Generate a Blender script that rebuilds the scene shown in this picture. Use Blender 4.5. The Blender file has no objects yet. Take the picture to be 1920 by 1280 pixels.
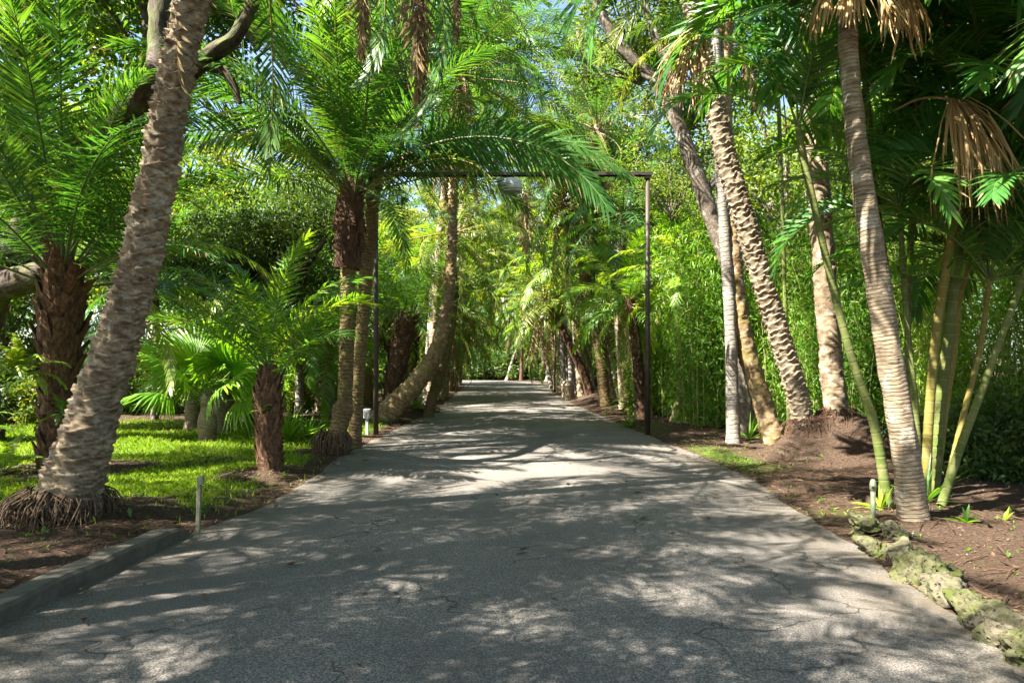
import bpy, math, random
import numpy as np
from mathutils import Vector, Matrix

random.seed(7)
R = np.random.default_rng(7)
PI = math.pi
sc = bpy.context.scene
COL = sc.collection

# ------------------------------------------------------------------ camera, sky, sun, exposure
CAM_Z, F, HX, HY = 1.45, 1280.0, 960.0, 689.0
cam = bpy.data.cameras.new("camera"); cam.lens = 24.0; cam.sensor_width = 36.0
cam.shift_y = (HY - 640.0) / 1920.0
cam.clip_start = 0.05; cam.clip_end = 2000
camo = bpy.data.objects.new("camera", cam); COL.objects.link(camo)
camo.location = (0, 0, CAM_Z); camo.rotation_euler = (PI / 2, 0, 0)
sc.camera = camo

SUN_EL, SUN_AZ_VEC = 50.0, (-0.89, -0.46)      # towards the sun: left of and behind the camera
az = math.atan2(SUN_AZ_VEC[0], SUN_AZ_VEC[1])
world = bpy.data.worlds.new("World"); sc.world = world; world.use_nodes = True
wn = world.node_tree.nodes; wl = world.node_tree.links
for n in list(wn): wn.remove(n)
sky = wn.new("ShaderNodeTexSky"); sky.sky_type = 'NISHITA'; sky.sun_disc = False
sky.sun_elevation = math.radians(SUN_EL); sky.sun_rotation = az
sky.dust_density = 1.5
bg = wn.new("ShaderNodeBackground"); bg.inputs[1].default_value = 0.055
wo = wn.new("ShaderNodeOutputWorld")
wl.new(sky.outputs[0], bg.inputs[0]); wl.new(bg.outputs[0], wo.inputs[0])
sun = bpy.data.lights.new("sun", 'SUN'); sun.energy = 5.0; sun.angle = math.radians(0.45)
sun.color = (1.0, 0.94, 0.84)
suno = bpy.data.objects.new("sun", sun); COL.objects.link(suno)
v = Vector((SUN_AZ_VEC[0], SUN_AZ_VEC[1], 0)).normalized() * math.cos(math.radians(SUN_EL))
v.z = math.sin(math.radians(SUN_EL))
suno.rotation_euler = v.to_track_quat('Z', 'Y').to_euler(); suno.location = (-10, -5, 30)

sc.view_settings.view_transform = 'Standard'; sc.view_settings.look = 'None'
sc.view_settings.exposure = 2.9; sc.view_settings.gamma = 1.0
sc.render.engine = 'CYCLES'
cy = sc.cycles
cy.max_bounces = 7; cy.diffuse_bounces = 5; cy.glossy_bounces = 2; cy.transmission_bounces = 5
cy.use_denoising = True
try: cy.denoiser = 'OPENIMAGEDENOISE'
except Exception: pass
cy.sample_clamp_indirect = 6.0

# ------------------------------------------------------------------ helpers
def P(px, py, Y):                      # a point Y metres ahead of the camera seen along a direction
    return np.array([(px - HX) / F * Y, Y, CAM_Z - (py - HY) / F * Y])

def nrm(a):
    return a / np.maximum(np.linalg.norm(a, axis=-1, keepdims=True), 1e-9)

class MB:
    """collects polygons and links them as ONE mesh"""
    def __init__(s):
        s.v = []; s.n = 0; s.loops = []; s.sizes = []; s.mi = []; s.lv = []; s.tc = []; s.sm = []
    def add(s, v, f, mat=0, lv=0.5, tc=None, smooth=False):
        v = np.asarray(v, float).reshape(-1, 3); f = np.asarray(f, int)
        s.v.append(v); s.loops.append((f + s.n).ravel())
        s.sizes.append(np.full(len(f), f.shape[1])); s.mi.append(np.broadcast_to(np.asarray(mat), (len(f),)).copy())
        s.sm.append(np.full(len(f), smooth))
        s.lv.append(np.broadcast_to(np.asarray(lv, float), (len(v),)).copy())
        s.tc.append(np.asarray(tc, float) if tc is not None else v.copy())
        s.n += len(v)
    def mesh(s, name, mats):
        me = bpy.data.meshes.new(name)
        v = np.concatenate(s.v); loops = np.concatenate(s.loops); sizes = np.concatenate(s.sizes)
        me.vertices.add(len(v)); me.vertices.foreach_set('co', v.ravel())
        me.loops.add(len(loops)); me.loops.foreach_set('vertex_index', loops.astype(np.int32))
        st = np.concatenate([[0], np.cumsum(sizes)[:-1]])
        me.polygons.add(len(sizes)); me.polygons.foreach_set('loop_start', st.astype(np.int32))
        for m in mats: me.materials.append(m)
        me.polygons.foreach_set('material_index', np.concatenate(s.mi).astype(np.int32))
        me.polygons.foreach_set('use_smooth', np.concatenate(s.sm).astype(bool))
        me.update(calc_edges=True)
        a = me.attributes.new('lv', 'FLOAT', 'POINT'); a.data.foreach_set('value', np.concatenate(s.lv))
        a = me.attributes.new('tc', 'FLOAT_VECTOR', 'POINT'); a.data.foreach_set('vector', np.concatenate(s.tc).ravel())
        return me

def link(name, me, parent=None, mat=None, loc=None):
    o = bpy.data.objects.new(name, me); COL.objects.link(o)
    if parent is not None: o.parent = parent
    if mat is not None: o.matrix_local = mat
    if loc is not None: o.location = loc
    return o

def tag(o, label=None, cat=None, group=None, kind=None):
    if label: o['label'] = label
    if cat: o['category'] = cat
    if group: o['group'] = group
    if kind: o['kind'] = kind
    return o

def thing(name, label, cat, loc, group=None):
    o = bpy.data.objects.new(name, None); COL.objects.link(o); o.location = loc
    o.empty_display_size = 0.2
    return tag(o, label, cat, group)

def smoothpath(pts, step):
    """Catmull-Rom through rows of (x,y,z,r...)"""
    p = np.asarray(pts, float)
    if len(p) == 2: p = np.vstack([p[0], (p[0] + p[1]) / 2, p[1]])
    e = np.vstack([2 * p[0] - p[1], p, 2 * p[-1] - p[-2]])
    out = []
    for i in range(1, len(e) - 2):
        L = np.linalg.norm(e[i + 1, :3] - e[i, :3]); n = max(2, int(L / step))
        t = np.linspace(0, 1, n, endpoint=False)[:, None]
        a, b, c, d = e[i - 1], e[i], e[i + 1], e[i + 2]
        out.append(0.5 * (2 * b + (c - a) * t + (2 * a - 5 * b + 4 * c - d) * t ** 2 + (3 * b - a - 3 * c + d) * t ** 3))
    out.append(e[-2][None])
    return np.concatenate(out)

def frames(c):
    t = nrm(np.gradient(c, axis=0))
    ref = np.array([0.0, 1.0, 0.03]) if abs(t[0][1]) < 0.9 else np.array([1.0, 0, 0])
    u = np.zeros_like(c); w = np.zeros_like(c)
    pu = nrm(np.cross(ref, t[0]))
    for i in range(len(c)):
        pu = nrm(pu - t[i] * np.dot(pu, t[i])); u[i] = pu; w[i] = np.cross(t[i], pu)
    return t, u, w

def tri(x): return 2 * np.abs(2 * (x - np.floor(x + 0.5))) - 1

def ripple(ang, v, seed, ms=(1, 2, 3, 5, 7), fs=3.0, n=8):
    r = np.random.default_rng(seed); out = 0
    for i in range(n):
        out = out + np.sin(r.choice(ms) * ang * r.choice([-1, 1]) + r.uniform(-1, 1) * fs * 6.28 * v + r.uniform(0, 6.28)) / n
    return out * 1.6

PHASE = [None]
def disp(style, ang, v, seed):
    n1 = ripple(ang, v, seed); n2 = ripple(ang, v, seed + 1, (5, 8, 11, 13), 14.0, 10)
    if style == 'step':
        p = v / 0.105 + 0.13 * tri(ang * 5 / 6.2832 + 0.61 * v + 0.5 * n1) + 0.45 * n1 + 0.04 * n2
        q = p - np.floor(p); PHASE[0] = q; return (0.034 + 0.014 * n1) * q ** 1.5 - 0.016 + 0.005 * n2 + 0.006 * n1
    if style == 'rough':
        p = v / 0.135 + 0.5 * tri(ang * 2 / 6.2832 + 0.2 * n1) + 0.55 * n1 + 0.06 * n2
        q = p - np.floor(p); PHASE[0] = q; return (0.04 + 0.02 * n1) * q ** 3.5 - 0.010 + 0.012 * n1 + 0.005 * n2 + 0.012 * ripple(ang, v, seed + 3, (2, 3, 4), 5.0, 7)
    if style == 'knob':
        p = v / 0.055 + 0.3 * tri(ang * 6 / 6.2832) + 0.3 * n1
        q = p - np.floor(p); PHASE[0] = q; return 0.024 * q ** 1.4 - 0.01 + 0.008 * n2
    if style == 'ring':
        p = v / 0.036 + 0.5 * n1 + 0.12 * n2
        q = p - np.floor(p); PHASE[0] = q; return 0.0035 * q + 0.008 * n1 + 0.0025 * n2
    if style == 'bark':
        p = v / 0.26 + 0.5 * tri(ang * 3 / 6.2832) + 0.5 * n1
        q = p - np.floor(p); PHASE[0] = q; return 0.02 * q ** 3 + 0.016 * n1 + 0.008 * n2
    if style == 'cane':
        q = (v / 0.125) % 1.0; return np.where(q < 0.12, 0.004, 0.0)
    if style == 'oak':
        return 0.02 * n1 + 0.012 * ripple(ang, v * 0.4, seed + 2, (4, 6, 9), 8.0, 8)
    return 0.004 * n1 + 0.002 * n2

def tube(mb, pts, style='plain', nu=16, step=0.05, mat=0, seed=0, cap=True, flare=0.0, smooth=True):
    """pts rows (x,y,z,radius)"""
    q = smoothpath(pts, step); c = q[:, :3]; r = np.maximum(q[:, 3], 0.003)
    t, u, w = frames(c)
    L = np.concatenate([[0], np.cumsum(np.linalg.norm(np.diff(c, axis=0), axis=1))])
    ang = np.linspace(0, 2 * PI, nu, endpoint=False)
    A, V = np.meshgrid(ang, L)
    PHASE[0] = None
    rr = r[:, None] + (disp(style, A, V, seed) if style != 'plain' else 0)
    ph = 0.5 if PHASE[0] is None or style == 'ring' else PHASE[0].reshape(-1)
    if flare: rr = rr * (1 + flare * np.exp(-V / (1.1 * r[0] + 0.02)))
    vv = c[:, None] + rr[..., None] * (np.cos(A)[..., None] * u[:, None] + np.sin(A)[..., None] * w[:, None])
    tc = np.stack([np.cos(A) * r[:, None], np.sin(A) * r[:, None], V], -1)
    m, k = A.shape
    i = np.arange(m - 1)[:, None] * k; j = np.arange(k)[None]
    f = np.stack([i + j, i + (j + 1) % k, i + k + (j + 1) % k, i + k + j], -1).reshape(-1, 4)
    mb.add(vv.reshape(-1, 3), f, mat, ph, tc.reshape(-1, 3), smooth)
    if cap:
        for row, fl in ((0, True), (m - 1, False)):
            vs = vv[row]; ctr = vs.mean(0)
            ids = np.arange(k); fa = np.stack([np.full(k, k), ids, (ids + 1) % k], -1)
            if fl: fa = fa[:, ::-1]
            tcc = np.vstack([tc[row], [0, 0, L[row]]])
            mb.add(np.vstack([vs, ctr]), fa, mat, 0.5, tcc, False)
    return c[-1], t[-1]

def box(mb, lo, hi, mat=0, bev=0.0):
    x0, y0, z0 = lo; x1, y1, z1 = hi; b = bev
    if b <= 0:
        v = [(x0,y0,z0),(x1,y0,z0),(x1,y1,z0),(x0,y1,z0),(x0,y0,z1),(x1,y0,z1),(x1,y1,z1),(x0,y1,z1)]
        mb.add(v, [(3,2,1,0),(4,5,6,7),(0,1,5,4),(1,2,6,5),(2,3,7,6),(3,0,4,7)], mat)
    else:
        r0 = [(x0+b,y0,),(x1-b,y0),(x1,y0+b),(x1,y1-b),(x1-b,y1),(x0+b,y1),(x0,y1-b),(x0,y0+b)]
        r1 = [(x0+b,y0+b),(x1-b,y0+b),(x1-b,y0+b),(x1-b,y1-b),(x1-b,y1-b),(x0+b,y1-b),(x0+b,y1-b),(x0+b,y0+b)]
        v = [(a,c,z0) for a,c in r0] + [(a,c,z1-b) for a,c in r0] + [(a,c,z1) for a,c in r1]
        f = []
        for k in range(2):
            for i in range(8): f.append((k*8+i, k*8+(i+1)%8, k*8+8+(i+1)%8, k*8+8+i))
        mb.add(v, f, mat)
        mb.add([v[16],v[17],v[19],v[21]], [(0,1,2,3)], mat)
        mb.add(v[:8], [(7,6,5,4,3,2,1,0)], mat)

def lathe(mb, prof, ctr=(0,0,0), nu=24, mat=0, smooth=True):
    prof = np.asarray(prof, float); ang = np.linspace(0, 2*PI, nu, endpoint=False)
    vv = np.stack([prof[:,0][:,None]*np.cos(ang), prof[:,0][:,None]*np.sin(ang), np.repeat(prof[:,1][:,None], nu, 1)], -1) + np.array(ctr)
    k = nu; m = len(prof); i = np.arange(m-1)[:,None]*k; j = np.arange(k)[None]
    f = np.stack([i+j, i+(j+1)%k, i+k+(j+1)%k, i+k+j], -1).reshape(-1,4)
    mb.add(vv.reshape(-1,3), f, mat, 0.5, None, smooth)

# ------------------------------------------------------------------ materials
def newmat(name):
    m = bpy.data.materials.new(name); m.use_nodes = True
    nt = m.node_tree
    for n in list(nt.nodes): nt.nodes.remove(n)
    out = nt.nodes.new('ShaderNodeOutputMaterial')
    b = nt.nodes.new('ShaderNodeBsdfPrincipled')
    nt.links.new(b.outputs[0], out.inputs[0])
    return m, nt, b, out

def N(nt, typ, **kw):
    n = nt.nodes.new(typ)
    for k, x in kw.items(): setattr(n, k, x)
    return n

def ramp(nt, src, stops, interp='LINEAR'):
    r = nt.nodes.new('ShaderNodeValToRGB'); r.color_ramp.interpolation = interp
    while len(r.color_ramp.elements) > 1: r.color_ramp.elements.remove(r.color_ramp.elements[-1])
    for i, (p, c) in enumerate(stops):
        e = r.color_ramp.elements[0] if i == 0 else r.color_ramp.elements.new(p)
        e.position = p; e.color = (*c, 1) if len(c) == 3 else c
    nt.links.new(src, r.inputs[0]); return r.outputs[0]

def mixc(nt, f, a, b, mode='MIX'):
    n = nt.nodes.new('ShaderNodeMix'); n.data_type = 'RGBA'; n.blend_type = mode
    for s, x in ((0, f), (6, a), (7, b)):
        if hasattr(x, 'is_output'): nt.links.new(x, n.inputs[s])
        elif s == 0: n.inputs[0].default_value = x
        else: n.inputs[s].default_value = (*x, 1)
    return n.outputs[2]

def mathn(nt, op, a, b=None, c=None):
    n = nt.nodes.new('ShaderNodeMath'); n.operation = op
    for i, x in enumerate((a, b, c)):
        if x is None: continue
        if hasattr(x, 'is_output'): nt.links.new(x, n.inputs[i])
        else: n.inputs[i].default_value = x
    return n.outputs[0]

def noise(nt, vec, scale, detail=3, rough=0.6, dist=0.0):
    n = nt.nodes.new('ShaderNodeTexNoise'); n.inputs['Scale'].default_value = scale
    n.inputs['Detail'].default_value = detail; n.inputs['Roughness'].default_value = rough
    n.inputs['Distortion'].default_value = dist
    if vec is not None: nt.links.new(vec, n.inputs['Vector'])
    return n.outputs[0]

def mapping(nt, vec, sc_):
    n = nt.nodes.new('ShaderNodeMapping'); n.inputs['Scale'].default_value = sc_
    nt.links.new(vec, n.inputs['Vector']); return n.outputs[0]

def bump(nt, b, h, dist=0.01, strength=0.6):
    n = nt.nodes.new('ShaderNodeBump'); n.inputs['Distance'].default_value = dist
    n.inputs['Strength'].default_value = strength
    nt.links.new(h, n.inputs['Height']); nt.links.new(n.outputs[0], b.inputs['Normal'])

def attr(nt, name, out=2):
    n = nt.nodes.new('ShaderNodeAttribute'); n.attribute_name = name
    return n.outputs['Fac'] if out == 2 else n.outputs['Vector']

def leafmat(name, dark, mid, light, trans=0.4, rough=0.38, spec=0.4, tint=(1.15, 1.0, 0.25), tgain=1.8):
    m, nt, b, out = newmat(name)
    oi = N(nt, 'ShaderNodeObjectInfo')
    x = mathn(nt, 'MULTIPLY_ADD', oi.outputs['Random'], 0.45, 0.0)
    x = mathn(nt, 'MULTIPLY_ADD', attr(nt, 'lv'), 0.55, x)
    c = ramp(nt, x, [(0.12, dark), (0.5, mid), (0.9, light)])
    nt.links.new(c, b.inputs['Base Color'])
    b.inputs['Roughness'].default_value = rough; b.inputs['Specular IOR Level'].default_value = spec
    tr = N(nt, 'ShaderNodeBsdfTranslucent')
    tc = mixc(nt, 1.0, c, tuple(tgain * t for t in tint), 'MULTIPLY'); nt.links.new(tc, tr.inputs[0])
    ms = N(nt, 'ShaderNodeMixShader'); ms.inputs[0].default_value = trans
    nt.links.new(b.outputs[0], ms.inputs[1]); nt.links.new(tr.outputs[0], ms.inputs[2])
    nt.links.new(ms.outputs[0], out.inputs[0])
    return m

def barkmat(name, dark, mid, light, ring=0.0, ringdark=0.5, grain=(1, 1, 6), moss=0.0, mosscol=(0.09, 0.13, 0.02), scale=9.0, lichen=0.0, bumpd=0.012):
    m, nt, b, out = newmat(name)
    tc = attr(nt, 'tc', 1)
    n1 = noise(nt, mapping(nt, tc, grain), scale, 5, 0.65)
    n2 = noise(nt, tc, 2.3, 3)
    c = ramp(nt, n1, [(0.3, dark), (0.5, mid), (0.72, light)])
    c = mixc(nt, mathn(nt, 'MULTIPLY', ramp(nt, n2, [(0.4, (0,0,0)), (0.65, (1,1,1))]), 0.45), c, dark)
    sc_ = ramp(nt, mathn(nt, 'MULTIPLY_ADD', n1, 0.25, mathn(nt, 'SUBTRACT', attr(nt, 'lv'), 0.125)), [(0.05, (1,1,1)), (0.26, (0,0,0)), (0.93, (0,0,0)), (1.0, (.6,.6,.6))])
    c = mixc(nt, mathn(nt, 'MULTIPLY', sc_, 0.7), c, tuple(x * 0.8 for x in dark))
    h = n1
    if ring > 0:
        sp = N(nt, 'ShaderNodeSeparateXYZ'); nt.links.new(tc, sp.inputs[0])
        n3 = noise(nt, tc, 4.0, 2)
        z = mathn(nt, 'MULTIPLY_ADD', sp.outputs[2], 1.0 / ring, mathn(nt, 'MULTIPLY', n3, 1.6 if ring < .1 else 0.3))
        fr = mathn(nt, 'FRACT', z)
        line = ramp(nt, fr, [(0.0, (1,1,1)), (0.14 if ringdark < .7 else .05, (1,1,1)), (0.26 if ringdark < .7 else .1, (0,0,0)), (0.95, (0,0,0)), (1.0, (1,1,1))])
        c = mixc(nt, mathn(nt, 'MULTIPLY', line, ringdark), c, dark if ringdark > 0 else light)
        h = mathn(nt, 'SUBTRACT', n1, mathn(nt, 'MULTIPLY', line, 0.6))
    if lichen:
        nl = noise(nt, tc, 5.5, 4, 0.7)
        c = mixc(nt, mathn(nt, 'MULTIPLY', ramp(nt, nl, [(0.55, (0,0,0)), (0.63, (1,1,1))]), lichen), c, (0.42, 0.42, 0.36))
    if moss:
        nm = noise(nt, tc, 1.9, 4, 0.7)
        c = mixc(nt, mathn(nt, 'MULTIPLY', ramp(nt, nm, [(0.48, (0,0,0)), (0.62, (1,1,1))]), moss), c, mosscol)
    nt.links.new(c, b.inputs['Base Color'])
    b.inputs['Roughness'].default_value = 0.85; b.inputs['Specular IOR Level'].default_value = 0.2
    bump(nt, b, h, bumpd, 0.8)
    return m

def plain(name, col, rough=0.6, metal=0.0, var=0.25, scale=20, bumpd=0.002, spec=0.4):
    m, nt, b, out = newmat(name)
    tc = N(nt, 'ShaderNodeTexCoord').outputs['Object']
    n1 = noise(nt, tc, scale, 5)
    c = ramp(nt, n1, [(0.3, tuple(x * (1 - var) for x in col)), (0.7, tuple(min(1, x * (1 + var)) for x in col))])
    nt.links.new(c, b.inputs['Base Color']); b.inputs['Roughness'].default_value = rough
    b.inputs['Metallic'].default_value = metal; b.inputs['Specular IOR Level'].default_value = spec
    bump(nt, b, n1, bumpd, 0.5)
    return m

M = {}
M['date'] = leafmat('date_leaf', (0.0205, 0.0731, 0.0213), (0.042, 0.128, 0.0259), (0.112, 0.206, 0.0353))
M['bright'] = leafmat('bright_leaf', (0.0535, 0.156, 0.0161), (0.108, 0.247, 0.0196), (0.235, 0.329, 0.0267), 0.45)
M['olive'] = leafmat('olive_leaf', (0.0335, 0.0891, 0.014), (0.0842, 0.151, 0.0187), (0.201, 0.24, 0.0327))
M['areca'] = leafmat('areca_leaf', (0.0214, 0.0828, 0.0202), (0.0428, 0.144, 0.0246), (0.128, 0.243, 0.0337))
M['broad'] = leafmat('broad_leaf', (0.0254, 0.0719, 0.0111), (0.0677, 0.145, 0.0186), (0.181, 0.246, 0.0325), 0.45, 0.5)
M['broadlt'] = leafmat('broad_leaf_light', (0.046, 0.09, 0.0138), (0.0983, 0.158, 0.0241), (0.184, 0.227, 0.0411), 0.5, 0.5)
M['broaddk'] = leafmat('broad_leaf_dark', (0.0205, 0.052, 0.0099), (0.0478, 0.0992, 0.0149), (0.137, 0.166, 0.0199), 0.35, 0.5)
M['bamboo'] = leafmat('bamboo_leaf', (0.0523, 0.139, 0.0154), (0.122, 0.268, 0.0257), (0.279, 0.396, 0.0514), 0.45, 0.5)
M['grass'] = leafmat('grass_blade', (0.0514, 0.12, 0.00918), (0.111, 0.209, 0.0138), (0.24, 0.284, 0.0306), 0.4, 0.6, 0.2)
M['fern'] = leafmat('fern_leaf', (0.0357, 0.101, 0.014), (0.0833, 0.184, 0.0187), (0.19, 0.276, 0.0281), 0.45)
M['dead'] = leafmat('dead_leaf', (0.102, 0.0673, 0.0329), (0.214, 0.157, 0.0764), (0.371, 0.304, 0.164), 0.25, 0.8, 0.1, (1, 0.85, 0.6), 1.0)
M['deadpale'] = leafmat('dead_fan_leaf', (0.22, 0.138, 0.0596), (0.385, 0.258, 0.119), (0.532, 0.395, 0.21), 0.3, 0.75, 0.15, (1, 0.85, 0.6), 1.0)
M['rachis'] = plain('rachis_green', (0.085, 0.125, 0.025), 0.5)
M['rachisy'] = plain('rachis_yellow', (0.20, 0.17, 0.045), 0.5)
M['rachisd'] = plain('rachis_dead', (0.27, 0.17, 0.09), 0.8)
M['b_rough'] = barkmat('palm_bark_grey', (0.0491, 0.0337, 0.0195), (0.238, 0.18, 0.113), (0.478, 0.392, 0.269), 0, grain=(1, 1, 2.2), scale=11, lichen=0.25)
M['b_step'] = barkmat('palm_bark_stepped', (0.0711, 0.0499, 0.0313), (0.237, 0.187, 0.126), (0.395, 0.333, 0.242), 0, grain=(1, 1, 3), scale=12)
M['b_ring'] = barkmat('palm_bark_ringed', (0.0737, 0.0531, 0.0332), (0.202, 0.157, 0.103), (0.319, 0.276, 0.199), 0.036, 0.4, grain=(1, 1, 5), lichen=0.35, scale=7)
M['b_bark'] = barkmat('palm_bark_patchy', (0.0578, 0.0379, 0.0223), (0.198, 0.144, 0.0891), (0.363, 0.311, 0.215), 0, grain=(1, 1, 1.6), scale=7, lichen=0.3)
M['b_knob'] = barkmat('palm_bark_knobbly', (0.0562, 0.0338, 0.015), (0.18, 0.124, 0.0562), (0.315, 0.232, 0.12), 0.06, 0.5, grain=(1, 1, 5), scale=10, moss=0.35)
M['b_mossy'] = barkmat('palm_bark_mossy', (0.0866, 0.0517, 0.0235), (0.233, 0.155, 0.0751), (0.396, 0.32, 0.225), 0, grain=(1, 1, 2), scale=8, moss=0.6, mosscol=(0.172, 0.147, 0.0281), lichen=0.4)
M['b_pale'] = barkmat('palm_bark_pale', (0.108, 0.0914, 0.0749), (0.215, 0.188, 0.156), (0.295, 0.269, 0.236), 0.09, 0.22, grain=(1, 1, 3), scale=9, lichen=0.3)
M['b_boot'] = barkmat('palm_boots_brown', (0.0375, 0.0188, 0.0105), (0.112, 0.0585, 0.03), (0.232, 0.143, 0.075), 0, grain=(1, 1, 0.5), scale=22)
M['b_fibre'] = barkmat('palm_fibre_dark', (0.03, 0.017, 0.011), (0.085, 0.045, 0.027), (0.17, 0.10, 0.06), 0, grain=(1, 1, 0.35), scale=30)
M['b_root'] = barkmat('palm_roots', (0.0392, 0.0224, 0.0123), (0.106, 0.07, 0.042), (0.179, 0.129, 0.0784), 0, grain=(1, 1, 1), scale=20)
M['b_cane'] = barkmat('cane_green', (0.16, 0.152, 0.06), (0.06, 0.088, 0.0176), (0.104, 0.12, 0.024), 0.125, 0.85, grain=(1, 1, 1), scale=3, bumpd=0.002)
M['b_caney'] = barkmat('cane_yellow', (0.195, 0.165, 0.0675), (0.135, 0.105, 0.0165), (0.105, 0.112, 0.0225), 0.125, 0.75, grain=(1, 1, 1), scale=2.5, bumpd=0.002)
M['b_oak'] = barkmat('oak_bark', (0.0158, 0.0101, 0.0068), (0.045, 0.0302, 0.02), (0.099, 0.0735, 0.052), 0, grain=(1, 1, 0.4), scale=14, moss=0.45, lichen=0.08, bumpd=0.03)
M['b_grey'] = barkmat('grey_bark', (0.0558, 0.0414, 0.0289), (0.121, 0.0957, 0.0704), (0.205, 0.174, 0.14), 0, grain=(1, 1, 0.7), scale=16, lichen=0.45, bumpd=0.03)
M['culm'] = plain('bamboo_culm', (0.30, 0.27, 0.10), 0.5)
M['bronze'] = plain('lamp_bronze', (0.055, 0.042, 0.032), 0.5, 0.3, 0.15, 30, 0.0005)
M['lampw'] = plain('lamp_white', (0.62, 0.62, 0.60), 0.4, 0, 0.06, 10, 0.0003)
M['lampg'] = plain('lamp_grey', (0.25, 0.25, 0.25), 0.45, 0, 0.1)
M['greybox'] = plain('outlet_grey', (0.36, 0.37, 0.37), 0.5, 0, 0.1)
M['stakew'] = plain('weathered_stake', (0.136, 0.144, 0.088), 0.8, 0, 0.3, 30)
M['pipe'] = plain('pipe_sage', (0.252, 0.28, 0.168), 0.5, 0, 0.15)
M['concrete'] = plain('kerb_concrete', (0.078, 0.0664, 0.0495), 0.9, 0, 0.35, 9, 0.01)
M['bin'] = plain('bin_aggregate', (0.4, 0.304, 0.216), 0.85, 0, 0.2, 60, 0.006)
M['binlid'] = plain('bin_lid', (0.40, 0.33, 0.26), 0.7)
M['berry'] = plain('berry_orange', (0.62, 0.22, 0.02), 0.4, 0, 0.3, 40)

# limestone with moss
def rockmat(name, base, mossamt):
    m, nt, b, out = newmat(name)
    tc = N(nt, 'ShaderNodeTexCoord').outputs['Object']
    n1 = noise(nt, tc, 14, 6, 0.7); n2 = noise(nt, tc, 5, 4, 0.7)
    vo = N(nt, 'ShaderNodeTexVoronoi'); vo.inputs['Scale'].default_value = 26; nt.links.new(tc, vo.inputs['Vector'])
    c = ramp(nt, n1, [(0.3, tuple(x * 0.25 for x in base)), (0.5, base), (0.7, tuple(min(1, x * 1.45) for x in base))])
    c = mixc(nt, mathn(nt, 'MULTIPLY', ramp(nt, n2, [(0.42, (0,0,0)), (0.6, (1,1,1))]), mossamt), c, (0.058, 0.07, 0.018))
    pit = ramp(nt, vo.outputs[0], [(0.1, (1,1,1)), (0.32, (0,0,0))])
    c = mixc(nt, mathn(nt, 'MULTIPLY', pit, 0.6), c, (0.05, 0.045, 0.03))
    nt.links.new(c, b.inputs['Base Color']); b.inputs['Roughness'].default_value = 0.95; b.inputs['Specular IOR Level'].default_value = 0.1
    bump(nt, b, mathn(nt, 'SUBTRACT', n1, mathn(nt, 'MULTIPLY', pit, 0.6)), 0.03, 0.9)
    return m
M['rock'] = rockmat('limestone', (0.104, 0.0912, 0.0624), 0.6)
M['rockgreen'] = rockmat('mossy_limestone', (0.0888, 0.0832, 0.0468), 0.95)

def asphalt():
    m, nt, b, out = newmat('asphalt')
    tc = N(nt, 'ShaderNodeTexCoord').outputs['Object']
    agg = noise(nt, tc, 95, 3, 0.85); fine = noise(nt, tc, 60, 4, 0.7); big = noise(nt, tc, 0.55, 5, 0.6)
    c = ramp(nt, agg, [(0.38, (0.035, 0.031, 0.027)), (0.5, (0.122, 0.109, 0.096)), (0.62, (0.35, 0.315, 0.27))])
    c = mixc(nt, 0.25, c, ramp(nt, fine, [(0.35, (0.06, 0.055, 0.051)), (0.65, (0.16, 0.149, 0.137))]))
    c = mixc(nt, mathn(nt, 'MULTIPLY', ramp(nt, big, [(0.42, (0,0,0)), (0.62, (1,1,1))]), 0.55), c, (0.062, 0.056, 0.05))
    # cracks
    wob = N(nt, 'ShaderNodeTexNoise'); wob.inputs['Scale'].default_value = 1.7; wob.inputs['Detail'].default_value = 5
    nt.links.new(tc, wob.inputs['Vector'])
    va = N(nt, 'ShaderNodeVectorMath', operation='MULTIPLY_ADD'); va.inputs[1].default_value = (1.1, 1.1, 0)
    nt.links.new(wob.outputs['Color'], va.inputs[0]); nt.links.new(mapping(nt, tc, (0.8, 1.0, 0)), va.inputs[2])
    vo = N(nt, 'ShaderNodeTexVoronoi', feature='DISTANCE_TO_EDGE'); vo.inputs['Scale'].default_value = 0.62
    nt.links.new(va.outputs[0], vo.inputs['Vector'])
    line = ramp(nt, vo.outputs['Distance'], [(0.0, (1,1,1)), (0.002, (1,1,1)), (0.005, (0,0,0))])
    msk = ramp(nt, noise(nt, tc, 0.9, 3), [(0.46, (0,0,0)), (0.52, (1,1,1))])
    crack = mathn(nt, 'MULTIPLY', line, msk)
    c = mixc(nt, mathn(nt, 'MULTIPLY', crack, 0.8), c, (0.025, 0.022, 0.018))
    # dirt and algae gathered along the edges
    e = attr(nt, 'lv'); dn = noise(nt, tc, 3.0, 5, 0.7)
    d = mathn(nt, 'MULTIPLY', e, mathn(nt, 'MULTIPLY', ramp(nt, dn, [(0.35, (0,0,0)), (0.6, (1,1,1))]), 0.85))
    c = mixc(nt, d, c, (0.075, 0.060, 0.040))
    nt.links.new(c, b.inputs['Base Color']); b.inputs['Roughness'].default_value = 0.9; b.inputs['Specular IOR Level'].default_value = 0.25
    bump(nt, b, mathn(nt, 'SUBTRACT', mathn(nt, 'ADD', agg, mathn(nt, 'MULTIPLY', fine, .5)), mathn(nt, 'MULTIPLY', crack, 2.0)), 0.006, 0.8)
    return m
M['asphalt'] = asphalt()

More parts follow.
